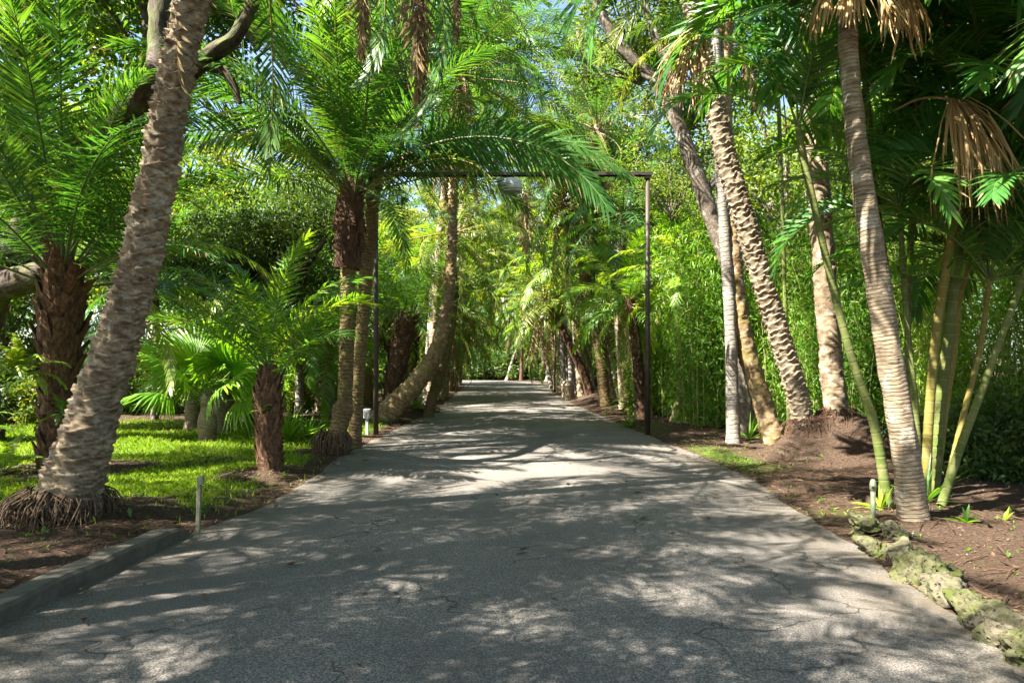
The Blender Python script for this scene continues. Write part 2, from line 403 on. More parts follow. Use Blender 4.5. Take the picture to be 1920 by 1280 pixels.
def soil():
    m, nt, b, out = newmat('soil')
    tc = N(nt, 'ShaderNodeTexCoord').outputs['Object']
    n1 = noise(nt, tc, 38, 6, 0.75); n2 = noise(nt, tc, 1.1, 4); n3 = noise(nt, mapping(nt, tc, (1, 2.3, 1)), 90, 3, 0.8)
    c = ramp(nt, n1, [(0.3, (0.02, 0.012, 0.008)), (0.5, (0.055, 0.037, 0.026)), (0.72, (0.13, 0.092, 0.066))])
    c = mixc(nt, mathn(nt, 'MULTIPLY', ramp(nt, n3, [(0.55, (0,0,0)), (0.68, (1,1,1))]), 0.5), c, (0.14, 0.1, 0.07))
    c = mixc(nt, mathn(nt, 'MULTIPLY', ramp(nt, n2, [(0.45, (0,0,0)), (0.62, (1,1,1))]), 0.4), c, (0.055, 0.034, 0.022))
    g = attr(nt, 'lv'); n4 = noise(nt, tc, 5, 4, 0.7)
    gf = mathn(nt, 'MULTIPLY', g, ramp(nt, n4, [(0.3, (0.3,0.3,0.3)), (0.55, (1,1,1))]))
    c = mixc(nt, gf, c, ramp(nt, n1, [(0.3, (0.03, 0.07, 0.008)), (0.7, (0.10, 0.19, 0.02))]))
    nt.links.new(c, b.inputs['Base Color']); b.inputs['Roughness'].default_value = 1.0; b.inputs['Specular IOR Level'].default_value = 0.05
    bump(nt, b, n1, 0.03, 0.9)
    return m
M['soil'] = soil()

# ------------------------------------------------------------------ path outline, ground
LY = [-20, 0, 3.9, 5.87, 7.3, 8.6, 11.5, 14.7, 24, 40, 58, 66, 74, 84, 100]
LX = [-3.0, -2.95, -2.92, -2.84, -2.55, -2.62, -2.8, -2.76, -2.6, -3.2, -3.9, -5.2, -8.5, -16, -32]
RY = [-20, 0, 3.4, 6, 9.2, 13.2, 18.4, 26, 40, 52, 62, 70, 80, 92, 110]
RX = [2.2, 2.3, 2.55, 2.8, 3.15, 2.98, 2.73, 2.5, 2.35, 2.9, 3.2, 1.6, -4, -14, -32]
def pl(y): return np.interp(y, LY, LX)
def pr(y): return np.interp(y, RY, RX)

BUMPS = [(4.72, 10.9, 0.40, 0.36), (5.3, 10.9, 0.48, 0.38), (5.75, 10.7, 0.34, 0.36), (4.35, 10.6, 0.12, 0.3), (-4.2, 6.4, 0.10, 0.7), (-3.25, 9.2, 0.07, 0.45),
         (-2.95, 11.6, 0.08, 0.45), (4.3, 6.4, 0.05, 0.5), (3.7, 16, 0.15, 0.5), (3.9, 30, .3, .8), (3.5, 26, 0.2, 0.6), (-3.1, 18.3, 0.1, 0.8), (3.35, 13.2, 0.06, 0.5)]
def ground_z(x, y):
    x = np.asarray(x, float); y = np.asarray(y, float)
    d = np.maximum(pl(y) - x, x - pr(y))                     # >0 outside the path
    off = np.clip(d / 0.5, 0, 1)
    z = 0.03 * off + 0.03 * off * (np.sin(x * 1.7 + 0.6 * y) * np.sin(y * 1.3 - x * 0.4) + 0.5 * np.sin(4.1 * x + 2) * np.sin(3.7 * y))
    z = z + off * 0.02 * (np.sin(9.1 * x + 3 * np.sin(4 * y)) * np.sin(8.3 * y + 2 * np.sin(5 * x)))
    for bx, by, h, s in BUMPS: z = z + off * h * np.exp(-((x - bx) ** 2 + (y - by) ** 2) / (2 * s * s))
    return np.where(d < 0, -0.035 + 0.035 * np.clip(1 + d / 0.12, 0, 1), z)
def gz(x, y): return float(ground_z(x, y))

BARE = [(-4.2, 6.2, 1.35), (-3.25, 9.0, 0.75), (-2.9, 11.5, 0.9), (-6.1, 9.6, 1.2), (-7.3, 16, 1.0), (-4.4, 5.2, 1.2), (-5.9, 6.0, 1.2)]
def lawn(x, y):
    x = np.asarray(x, float); y = np.asarray(y, float)
    g = np.clip((pl(y) - 0.28 - x) / 0.3, 0, 1) * np.clip((x + 13) / 2, 0, 1) * np.clip((y - 5.6) / 0.5, 0, 1) * np.clip((19 - y) / 3, 0, 1)
    for bx, by, r in BARE: g = g * np.clip((np.hypot(x - bx, y - by) - r * 0.75) / 0.35, 0, 1)
    g = g * np.clip(1.15 + 0.9 * np.sin(1.3 * x + 0.7 * y) * np.sin(1.9 * y - 0.6 * x + 1), 0.12, 1)
    # thin algae strip on the right verge
    s = np.clip((x - pr(y) - 0.02) / 0.15, 0, 1) * np.clip((pr(y) + 0.75 - x) / 0.4, 0, 1) * np.clip((y - 6.4) / .4, 0, 1) * np.clip((17 - y) / 3, 0, 1)
    s = s * np.clip(0.45 + 0.8 * np.sin(1.1 * y + 2.2), 0, 1)
    return np.maximum(g, 0.75 * s)

def build_ground():
    xs = np.unique(np.concatenate([np.linspace(-400, -40, 12), np.linspace(-40, -14, 27), np.arange(-14, 14, 0.14), np.linspace(14, 40, 27), np.linspace(40, 400, 12)]))
    ys = np.unique(np.concatenate([np.linspace(-60, 0, 25), np.arange(0, 20, 0.14), np.arange(20, 45, 0.35), np.arange(45, 110, 1.2), np.linspace(110, 900, 16)]))
    X, Y = np.meshgrid(xs, ys); Z = ground_z(X, Y)
    k = len(xs); i = np.arange(len(ys) - 1)[:, None] * k; j = np.arange(k - 1)[None]
    f = np.stack([i + j, i + j + 1, i + k + j + 1, i + k + j], -1).reshape(-1, 4)
    mb = MB(); mb.add(np.stack([X, Y, Z], -1).reshape(-1, 3), f, 0, lawn(X, Y).ravel(), None, True)
    tag(link('ground', mb.mesh('ground', [M['soil']])), kind='structure')
    ys = np.concatenate([np.arange(-20, 30, 0.12), np.arange(30, 100, 0.6)])
    r = np.random.default_rng(3)
    def wob(n, a, y): return a * (np.sin(y * 2.1 + n) * 0.5 + np.sin(y * 5.3 + 2 * n) * 0.3 + np.sin(y * 11.7 + 3 * n) * 0.25)
    l = pl(ys) + wob(1, 0.045, ys); rr = pr(ys) + wob(2, 0.055, ys)
    T = np.concatenate([[0, 0.02, 0.06], np.linspace(0.12, 0.88, 12), [0.94, 0.98, 1]])
    X = l[:, None] * (1 - T) + rr[:, None] * T; Y = np.repeat(ys[:, None], len(T), 1)
    Z = 0.004 + 0.015 * np.sin(T * PI)[None] + 0 * X
    E = np.clip(1 - np.minimum(T, 1 - T) / 0.14, 0, 1)[None] + 0 * X
    k = len(T); i = np.arange(len(ys) - 1)[:, None] * k; j = np.arange(k - 1)[None]
    f = np.stack([i + j, i + j + 1, i + k + j + 1, i + k + j], -1).reshape(-1, 4)
    mb = MB(); mb.add(np.stack([X, Y, Z], -1).reshape(-1, 3), f, 0, E.ravel(), None, True)
    tag(link('path', mb.mesh('path', [M['asphalt']])), kind='structure')
build_ground()

# ------------------------------------------------------------------ foliage meshes
def frond_geo(mb, L=4.0, n=50, ll=0.55, lw=0.03, pet=0.16, arch=1.0, droop=0.5, vee=0.45, seed=0, mleaf=0, mrach=1, rr=0.022,
              bend=0.0, M4=None, lowres=False, shrivel=0.0, pexp=1.5, twist=0.0, plum=0.13):
    r = np.random.default_rng(seed)
    K = 18; t = np.linspace(0, 1, K)
    th = -arch * t ** pexp; ph = bend * t ** 1.5
    dirs = np.stack([np.cos(th) * np.cos(ph), np.cos(th) * np.sin(ph), np.sin(th)], -1)
    c = np.vstack([[0, 0, 0], np.cumsum(dirs[:-1] * (L / (K - 1)), 0)])
    nrmv = np.stack([-np.sin(th), 0 * th, np.cos(th)], -1)
    side = nrm(np.cross(nrmv, dirs))
    if twist:
        ta = twist * np.clip(t * 2.5, 0, 1)[:, None]
        side, nrmv = np.cos(ta) * side + np.sin(ta) * nrmv, np.cos(ta) * nrmv - np.sin(ta) * side
    # rachis
    nu = 3 if lowres else 5
    ang = np.linspace(0, 2 * PI, nu, endpoint=False)
    rad = 0.75 * rr * (1.05 - t) ** 1.2 + 0.0006 * (1 if lowres else L)
    vv = c[:, None] + rad[:, None, None] * (np.cos(ang)[None, :, None] * side[:, None] * 1.3 + np.sin(ang)[None, :, None] * nrmv[:, None])
    i = np.arange(K - 1)[:, None] * nu; j = np.arange(nu)[None]
    f = np.stack([i + j, i + (j + 1) % nu, i + nu + (j + 1) % nu, i + nu + j], -1).reshape(-1, 4)
    V = [vv.reshape(-1, 3)]
    # leaflets
    s = np.linspace(0, 1, n)
    tt = pet + (1 - pet) * s
    tt = np.repeat(tt, 2) + r.normal(0, 0.004, 2 * n); tt = np.clip(tt, pet * 0.9, 1)
    sg = np.tile([1.0, -1.0], n); ss = np.repeat(s, 2)
    def ip(a): return np.stack([np.interp(tt, t, a[:, k]) for k in range(3)], -1)
    b0 = ip(c); tan = nrm(ip(dirs)); nn = nrm(ip(nrmv)); sd = nrm(ip(side))
    ln = ll * np.minimum(1, 0.45 + 2.6 * ss) * (1 - 0.6 * ss ** 3) * r.uniform(0.75, 1.15, 2 * n) * np.where(r.uniform(0, 1, 2 * n) < 0.05, 0.25, 1)
    beta = np.radians(78 - 52 * ss ** 1.3) + r.normal(0, 0.07, 2 * n)
    ve = vee * (1 - 0.4 * ss) + r.normal(0, plum, 2 * n)
    d = np.cos(beta)[:, None] * tan + np.sin(beta)[:, None] * (sg[:, None] * np.cos(ve)[:, None] * sd + np.sin(ve)[:, None] * nn)
    d = nrm(d)
    g = np.array([0, 0, -1.0])
    if shrivel:
        d = nrm(d + shrivel * r.normal(0, 1, (2 * n, 3)) * 0.35 + shrivel * tan * 0.9)
    segs = [0.0, 0.4, 1.0] if lowres else [0.0, 0.3, 0.65, 1.0]
    wd = [0.7, 1.0, 0.0] if lowres else [0.55, 1.0, 0.75, 0.0]
    p = b0; dd = d; prev = 0; rows = []
    dr = droop * r.uniform(0.6, 1.4, 2 * n)
    for q, (sg_, w) in enumerate(zip(segs, wd)):
        if q:
            dd = nrm(dd + (nn * -1 * 0.4 + g * 0.6) * (dr * (sg_ - prev))[:, None] * 1.3)
            p = p + dd * (ln * (sg_ - prev))[:, None]; prev = sg_
        wv = nrm(tan - dd * np.sum(tan * dd, 1, keepdims=True))
        rows.append((p.copy(), wv * (lw * w * 0.5)))
    pts = []; faces = []
    m = 2 * n; base = 0
    for q, (pp, wv) in enumerate(rows[:-1]): pts += [pp - wv, pp + wv]
    pts.append(rows[-1][0])
    W = np.concatenate(pts)              # blocks of m
    idx = np.arange(m); nb = len(rows) - 1
    quads = []
    for q in range(nb - 1):
        quads.append(np.stack([2*q*m+idx, (2*q+1)*m+idx, (2*q+3)*m+idx, (2*q+2)*m+idx], -1))
    tris = np.stack([2*(nb-1)*m+idx, (2*(nb-1)+1)*m+idx, 2*nb*m+idx], -1)
    lvv = np.tile(np.clip(r.beta(3, 3, m), 0, 1), 2 * nb + 1)
    A = V[0]
    if M4 is not None:
        M3 = np.array(M4)[:3, :3]; T = np.array(M4)[:3, 3]
        A = A @ M3.T + T; W = W @ M3.T + T
    mb.add(A, f, mrach, 0.5, None, True)
    n0 = mb.n
    mb.add(W, np.concatenate(quads), mleaf, lvv)
    # triangles reuse the same vertices
    mb.loops.append((tris + n0).ravel()); mb.sizes.append(np.full(len(tris), 3)); mb.mi.append(np.where(r.uniform(0, 1, len(tris)) < 0.16, 2, mleaf) if not shrivel else np.full(len(tris), mleaf)); mb.sm.append(np.full(len(tris), False))

def frond_set(kind, k, leaf, rach, **kw):
    out = []
    for i in range(k):
        mb = MB(); r = np.random.default_rng(100 + i)
        q = dict(kw); q['arch'] = kw['arch'] * (0.65 + 0.7 * i / max(1, k - 1)); q['bend'] = r.uniform(-0.25, 0.25); q['twist'] = kw.get('twist', 0.35) * (1 if i % 2 else -1) * r.uniform(.4, 1.2)
        frond_geo(mb, seed=i * 7 + len(kind), **q)
        out.append(mb.mesh(kind + '_frond', [M[leaf], M[rach], M['dead']]))
    return out

FR = {
 'date':   frond_set('date', 5, 'date', 'rachis', L=1.0, n=92, ll=0.175, lw=0.0066, arch=0.95, droop=0.4, vee=0.42, rr=0.006, plum=0.17),
 'arc':    frond_set('arc', 4, 'date', 'rachis', L=1.0, n=88, ll=0.15, lw=0.0075, arch=1.45, droop=0.5, vee=0.35, rr=0.006, pet=0.12, pexp=1.25, twist=1.0),
 'young':  frond_set('young', 5, 'bright', 'rachis', L=1.0, n=58, ll=0.2, lw=0.010, arch=1.05, droop=0.45, plum=0.22, vee=0.45, rr=0.007, pet=0.14),
 'canary': frond_set('canary', 5, 'date', 'rachisy', L=1.0, n=84, ll=0.125, lw=0.0068, arch=1.7, droop=0.6, vee=0.45, rr=0.0055, pet=0.1),
 'olive':  frond_set('olive', 4, 'olive', 'rachisy', L=1.0, n=56, ll=0.14, lw=0.009, arch=1.8, droop=0.9, vee=0.3, rr=0.0055, pet=0.1),
 'areca':  frond_set('areca', 5, 'areca', 'rachis', L=1.0, n=42, ll=0.27, lw=0.019, arch=1.35, droop=0.45, vee=0.75, rr=0.008, pet=0.16),
 'lime':   frond_set('lime', 4, 'bright', 'rachisy', L=1.0, n=44, ll=0.2, lw=0.015, arch=1.5, droop=0.7, vee=0.4, rr=0.007, pet=0.14),
 'dead':   frond_set('dead', 4, 'dead', 'rachisd', L=1.0, n=40, ll=0.13, lw=0.011, arch=0.5, droop=0.5, vee=0.1, rr=0.007, pet=0.1, shrivel=0.8),
}
def far_crown(kind, seed, leaf, rach, nf=30, dead=0, **kw):
    mb = MB(); r = np.random.default_rng(seed)
    for i in range(nf):
        e = math.radians(82 - 118 * (i / nf) ** 1.05 + r.normal(0, 5)); a = i * 2.39996 + r.normal(0, 0.15)
        q = dict(kw); q['arch'] = kw['arch'] * r.uniform(0.7, 1.25)
        m4 = Matrix.Rotation(a, 4, 'Z') @ Matrix.Rotation(-e, 4, 'Y')
        frond_geo(mb, seed=seed * 50 + i, M4=m4, lowres=True, bend=r.uniform(-.3, .3), **q)
    for i in range(dead):
        e = math.radians(r.uniform(-88, -55)); a = r.uniform(0, 6.28)
        m4 = Matrix.Rotation(a, 4, 'Z') @ Matrix.Rotation(-e, 4, 'Y') @ Matrix.Scale(r.uniform(0.5, 0.9), 4)
        q = dict(kw); q['arch'] = 0.3
        frond_geo(mb, seed=seed * 90 + i, M4=m4, lowres=True, mleaf=2, mrach=3, shrivel=0.8, **q)
    return mb.mesh('palm_crown', [M[leaf], M[rach], M['dead'], M['rachisd']])
FC = {
 'green': [far_crown('g', s, 'date', 'rachis', 30, 5, L=1.0, n=32, ll=0.15, lw=0.014, arch=1.5, droop=0.6, vee=0.4, rr=0.008, pet=0.1) for s in (1, 2, 3)],
 'lime': [far_crown('l', s, 'bright', 'rachisy', 26, 3, L=1.0, n=28, ll=0.2, lw=0.018, arch=1.4, droop=0.6, vee=0.4, rr=0.008, pet=0.12) for s in (4, 5)],
 'olive': [far_crown('o', s, 'olive', 'rachisy', 30, 14, L=1.0, n=30, ll=0.15, lw=0.015, arch=1.8, droop=0.8, vee=0.3, rr=0.008, pet=0.1) for s in (6, 7)],
}

def fan_geo(mb, L=0.85, nseg=34, spread=4.4, pet=0.9, droop=0.5, seed=0, mleaf=0, mrach=1, lw=0.05, M4=None):
    r = np.random.default_rng(seed)
    K = 8; t = np.linspace(0, 1, K)
    c = np.stack([pet * t, 0 * t, -0.12 * pet * t ** 2], -1)
    m4 = np.eye(4) if M4 is None else np.array(M4)
    def tf(a): return a @ m4[:3, :3].T + m4[:3, 3]
    ang = np.linspace(0, 2 * PI, 4, endpoint=False); rad = 0.013 - 0.006 * t
    vv = c[:, None] + rad[:, None, None] * np.stack([0 * ang, np.cos(ang), np.sin(ang)], -1)[None]
    i = np.arange(K - 1)[:, None] * 4; j = np.arange(4)[None]
    mb.add(tf(vv.reshape(-1, 3)), np.stack([i + j, i + (j + 1) % 4, i + 4 + (j + 1) % 4, i + 4 + j], -1).reshape(-1, 4), mrach, 0.5, None, True)
    a = np.linspace(-spread / 2, spread / 2, nseg)
    ln = L * (0.75 + 0.25 * np.cos(a * 0.7)) * r.uniform(0.92, 1.06, nseg)
    h = c[-1]
    rows = []
    for s, w in ((0.03, 0.3), (0.35, 0.9), (0.6, 1.0), (0.82, 0.7), (1.0, 0.05)):
        x = ln * s
        dz = -droop * L * (s ** 2.2) * r.uniform(0.8, 1.2, nseg) + 0.10 * L * np.sin(PI * s) * np.abs(np.sin(a / 2))
        p = h + np.stack([np.cos(a) * x, np.sin(a) * x, dz], -1)
        wv = np.stack([-np.sin(a), np.cos(a), 0 * a], -1) * (lw * w * 0.5)
        fold = np.array([0, 0, 1.0]) * lw * w * 0.22
        rows += [p - wv, p + fold, p + wv]
    W = np.concatenate(rows); m = nseg; idx = np.arange(m); q = []
    for k in range(4):
        for e in (0, 1):
            q.append(np.stack([(3*k+e)*m+idx, (3*k+e+1)*m+idx, (3*k+e+4)*m+idx, (3*k+e+3)*m+idx], -1))
    mb.add(tf(W), np.concatenate(q), mleaf, np.tile(r.beta(3, 3, m), 15))

def fan_frond(leaf, rach, seed, **kw):
    mb = MB(); fan_geo(mb, seed=seed, **kw); return mb.mesh('fan_leaf', [M[leaf], M[rach]])
FR['fan'] = [fan_frond('bright', 'rachis', s, droop=0.25 + 0.15 * s, pet=0.8) for s in range(3)]

def leaf_cloud(mb, centers, radii, nper, size, seed, mat=0, asp=0.5, flat=0.4):
    r = np.random.default_rng(seed)
    k = len(centers); n = k * nper
    c = np.repeat(np.asarray(centers), nper, 0); rad = np.repeat(np.asarray(radii), nper)
    p = c + nrm(r.normal(0, 1, (n, 3))) * (rad * r.uniform(0, 1, n) ** 0.45)[:, None] * np.array([1, 1, 0.7])
    nn = nrm(r.normal(0, 1, (n, 3)) + np.array([0, 0, flat * 2]))
    a = nrm(np.cross(nn, r.normal(0, 1, (n, 3)))); b = np.cross(nn, a)
    s = size * r.uniform(0.6, 1.3, n)[:, None]
    fold = nn * s * 0.12
    v = np.concatenate([p - a * s * 0.5, p + b * s * asp * 0.5 + fold, p + a * s * 0.5, p - b * s * asp * 0.5 + fold])
    i = np.arange(n)
    clump = np.repeat(r.uniform(0.15, 0.85, k), nper)
    mb.add(v, np.stack([i, n + i, 2 * n + i, 3 * n + i], -1), mat, np.tile(np.clip(clump + r.normal(0, 0.15, n), 0, 1), 4))

def crown_mesh(seed, rx, ry, rz, k, nper, size, leaf, crad=0.8, limbs=True):
    """a leafy crown centred on the origin with its twigs"""
    r = np.random.default_rng(seed); mb = MB()
    d = nrm(r.normal(0, 1, (k, 3))) * (r.uniform(0.1, 1, k) ** 0.5)[:, None]
    lump = 1 + 0.25 * np.sin(3 * d[:, :1] * 2 + seed) * np.cos(2.3 * d[:, 1:2] * 2)
    c = d * np.array([rx, ry, rz]) * lump
    leaf_cloud(mb, c, crad * r.uniform(0.6, 1.3, k), nper, size, seed + 9)
    if limbs:
        for i in range(0, k, 3):
            e = c[i]; s = np.array([0, 0, -rz * 0.85]); mdl = s * 0.35 + e * 0.5 + r.normal(0, 0.15, 3)
            tube(mb, [(*s, 0.05), (*mdl, 0.032), (*e, 0.008)], nu=4, step=0.5, mat=1, cap=False)
    return mb.mesh('leafy_crown', [M[leaf], M['b_grey']])
CR = {
 'mid': [crown_mesh(11 + i, 2.6, 2.6, 2.3, 70, 110, 0.17, 'broad', 0.75) for i in range(2)],
 'lt': [crown_mesh(21 + i, 2.6, 2.6, 2.5, 62, 90, 0.16, 'broadlt', 0.7) for i in range(2)],
 'dk': [crown_mesh(31 + i, 2.6, 2.6, 2.2, 80, 120, 0.17, 'broaddk', 0.8) for i in range(2)],
}
SH = {
 'mid': [crown_mesh(41 + i, 1.0, 0.9, 0.7, 34, 80, 0.12, 'broad', 0.38) for i in range(2)],
 'lt': [crown_mesh(51 + i, 1.0, 0.9, 0.75, 34, 70, 0.12, 'broadlt', 0.38) for i in range(2)],
 'dk': [crown_mesh(61 + i, 1.0, 0.9, 0.75, 34, 80, 0.13, 'broaddk', 0.4) for i in range(2)],
}

def bamboo_meshes(seed, H=6.0):
    r = np.random.default_rng(seed); mc = MB(); ml = MB(); tips = []; N_ = 22
    for i in range(N_):
        a = r.uniform(0, 6.28); d = abs(r.normal(0, 0.5)); x, y = d * math.cos(a), d * math.sin(a)
        h = H * r.uniform(0.55, 1.05); lean = r.uniform(0.15, 0.55) * h * 0.35
        a2 = a + r.normal(0, 0.6)
        pts = [(x, y, -0.1, 0.015)] + [(x + math.cos(a2) * lean * s ** 2, y + math.sin(a2) * lean * s ** 2, h * s * (1 - 0.12 * s * s), 0.015 * (1.1 - s)) for s in (0.35, 0.7, 1.0)]
        tube(mc, pts, nu=5, step=0.4, cap=False)
        q = smoothpath(pts, 0.25)
        for pnt in q[1:]: tips.append(pnt[:3])
    tips = np.array(tips); nper = 24; n = len(tips) * nper
    c = np.repeat(tips, nper, 0) + r.normal(0, 0.24, (n, 3))
    d = nrm(r.normal(0, 1, (n, 3)) + np.array([0, 0, -0.55])); w = nrm(np.cross(d, r.normal(0, 1, (n, 3))))
    L = r.uniform(0.12, 0.24, n)[:, None]; W = L * 0.085
    v = np.concatenate([c, c + d * L * 0.4 + w * W, c + d * L + np.array([0, 0, -0.02]), c + d * L * 0.4 - w * W])
    i = np.arange(n)
    dry = (r.uniform(0, 1, n) < 0.07).astype(int)
    ml.add(v, np.stack([i, n + i, 2 * n + i, 3 * n + i], -1), dry, np.tile(np.clip(np.repeat(r.uniform(0.2, 0.8, len(tips)), nper) + r.normal(0, .15, n), 0, 1), 4))
    return mc.mesh('bamboo_culms', [M['culm']]), ml.mesh('bamboo_foliage', [M['bamboo'], M['dead']])
BB = [bamboo_meshes(71 + i) for i in range(3)]

# ------------------------------------------------------------------ builders of things
def fr_mat(az_, el, s, roll=0.0):
    return Matrix.Rotation(az_, 4, 'Z') @ Matrix.Rotation(-el, 4, 'Y') @ Matrix.Rotation(roll, 4, 'X') @ Matrix.Scale(s, 4)

def boots_mesh(pts, n, size, seed, out=0.5, fr=(0.0, 1.0), mat='b_boot'):
    """old leaf bases in a spiral round the trunk"""
    q = smoothpath(pts, 0.04); c = q[:, :3]; rad = q[:, 3]; t, u, w = frames(c)
    r = np.random.default_rng(seed); mb = MB()
    for i in range(n):
        s = fr[0] + (fr[1] - fr[0]) * (i + r.uniform(-.3, .3)) / n; k = int(np.clip(s * (len(c) - 1), 0, len(c) - 1)); a = i * 2.39996 + r.normal(0, 0.12)
        nvec = math.cos(a) * u[k] + math.sin(a) * w[k]; sd = np.cross(t[k], nvec)
        L = size * r.uniform(0.6, 1.35); wd = size * 0.36 * r.uniform(0.8, 1.2); th = size * 0.11
        b0 = c[k] + nvec * (rad[k] - 0.01) - t[k] * L * 0.25
        p1 = b0 + t[k] * L * 0.5 + nvec * L * 0.14 * out * 2
        p2 = b0 + t[k] * L * r.uniform(0.85, 1.1) + nvec * L * out * r.uniform(0.5, 1.3) + sd * r.normal(0, 0.1) * L
        V = []
        for p, ww, tt in ((b0, wd, th), (p1, wd * 0.75, th), (p2, wd * 0.3, th * 0.5)):
            V += [p - sd * ww - nvec * 0.0, p - nvec * 0 + nvec * tt, p + sd * ww, p - nvec * tt]
        F_ = []
        for k2 in (0, 4):
            for e in range(4): F_.append((k2 + e, k2 + (e + 1) % 4, k2 + 4 + (e + 1) % 4, k2 + 4 + e))
        F_.append((8, 9, 10, 11))
        tcv = np.array(V) + r.uniform(0, 5)
        mb.add(V, F_, 0, 0.5, tcv)
    return mb.mesh('leaf_bases', [M[mat]])

def fibres_mesh(ctr, rad0, rad1, z0, z1, n, seed, mat='b_root', thick=0.007):
    r = np.random.default_rng(seed); mb = MB()
    for i in range(n):
        a = r.uniform(0, 6.28); s = r.uniform(0, 1)
        top = np.array([ctr[0] + math.cos(a) * rad0, ctr[1] + math.sin(a) * rad0, z0 * (0.45 + 0.55 * s)])
        rb = rad0 + (rad1 - rad0) * r.uniform(0.2, 1.0) * (0.5 + 0.5 * s); a2 = a + r.normal(0, 0.4)
        x, y = ctr[0] + math.cos(a2) * rb, ctr[1] + math.sin(a2) * rb
        bot = np.array([x, y, z1(x, y) - 0.015]); m = (top + bot) / 2 + np.array([math.cos(a) * 0.05, math.sin(a) * 0.05, 0.04]) + r.normal(0, 0.022, 3)
        th = thick * r.uniform(0.6, 1.5)
        tube(mb, [(*top, th), (*m, th), (*bot, th * 0.7)], nu=4, step=0.08, cap=False)
    return mb.mesh('roots', [M[mat]])

def palm(name, label, group, pix, style, bark, crown=None, nu=24, step=0.02, flare=0.25, cat='palm tree', seed=0, boots=None, extra=None, far=None, wf=0.84):
    """pix: rows (px, py, distance, width in photo pixels at 1920). crown: dict(kind, n, L, hi, lo, dead)"""
    pts = []
    for (px, py, Y, w) in pix:
        p = P(px, py, Y); pts.append((*p, w * wf / F * Y / 2))
    x, y, z = pts[0][:3]
    base = np.array([x, y, gz(x, y)])
    pts[0] = (x, y, min(z, base[2]) - 0.06, pts[0][3])
    lp = [(a - base[0], b - base[1], c - base[2], r) for a, b, c, r in pts]
    root = thing(name, label, cat, base, group)
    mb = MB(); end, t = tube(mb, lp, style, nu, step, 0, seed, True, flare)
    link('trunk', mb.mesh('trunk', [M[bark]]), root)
    r = np.random.default_rng(seed + 500)
    if boots:
        for b in boots: link('leaf_bases', boots_mesh(lp, seed=seed + b.get('s', 0), **{k: v_ for k, v_ in b.items() if k != 's'}), root)
    if far:
        kind, L, tilt = far
        me = FC[kind][seed % len(FC[kind])]
        o = link('crown', me, root, Matrix.Translation(Vector(end)) @ Matrix.Rotation(r.uniform(0, 6.28), 4, 'Z') @ Matrix.Scale(L, 4))
    if crown:
        kind, n, L = crown['kind'], crown['n'], crown['L']; hi, lo = crown.get('hi', 80), crown.get('lo', -25)
        top = Vector(end)
        for i in range(n):
            el = math.radians(hi - (hi - lo) * ((i + 0.5) / n) ** crown.get('pow', 1.0) + r.normal(0, 5)); a = i * 2.39996 + crown.get('a0', 0) + r.normal(0, 0.18)
            k = min(len(FR[kind]) - 1, int(r.uniform(0, len(FR[kind]))))
            s = L * r.uniform(0.85, 1.1); kd = kind
            if i > 0.7 * n and r.uniform() < 0.3 and kind in ('date', 'canary'): kd = 'olive'; k = min(k, 3)
            off = Vector((math.cos(a), math.sin(a), 0)) * lp[-1][3] * 0.5 + Vector((0, 0, -0.35 * lp[-1][3] * 6 * (i / n)))
            link('frond', FR[kd][k], root, Matrix.Translation(top + off) @ fr_mat(a, el, s, r.normal(0, 0.45)))
        for i_, (a, el, s, k, *kk) in enumerate(crown.get('keys', [])):
            link('frond', FR[kk[0] if kk else kind][k], root, Matrix.Translation(top) @ fr_mat(math.radians(a), math.radians(el), s, r.normal(0, 0.12)))
        for i in range(crown.get('dead', 0)):
            a = r.uniform(0, 6.28); el = math.radians(r.uniform(-86, -58))
            off = Vector((math.cos(a), math.sin(a), 0)) * lp[-1][3] * 0.9
            link('dead_frond', FR['dead'][i % 4], root, Matrix.Translation(top + off - Vector((0, 0, r.uniform(0.1, 0.5)))) @ fr_mat(a, el, L * r.uniform(0.35, 0.75), r.normal(0, .4)))
    if extra: extra(root, base, lp, end)
    return root, base, end
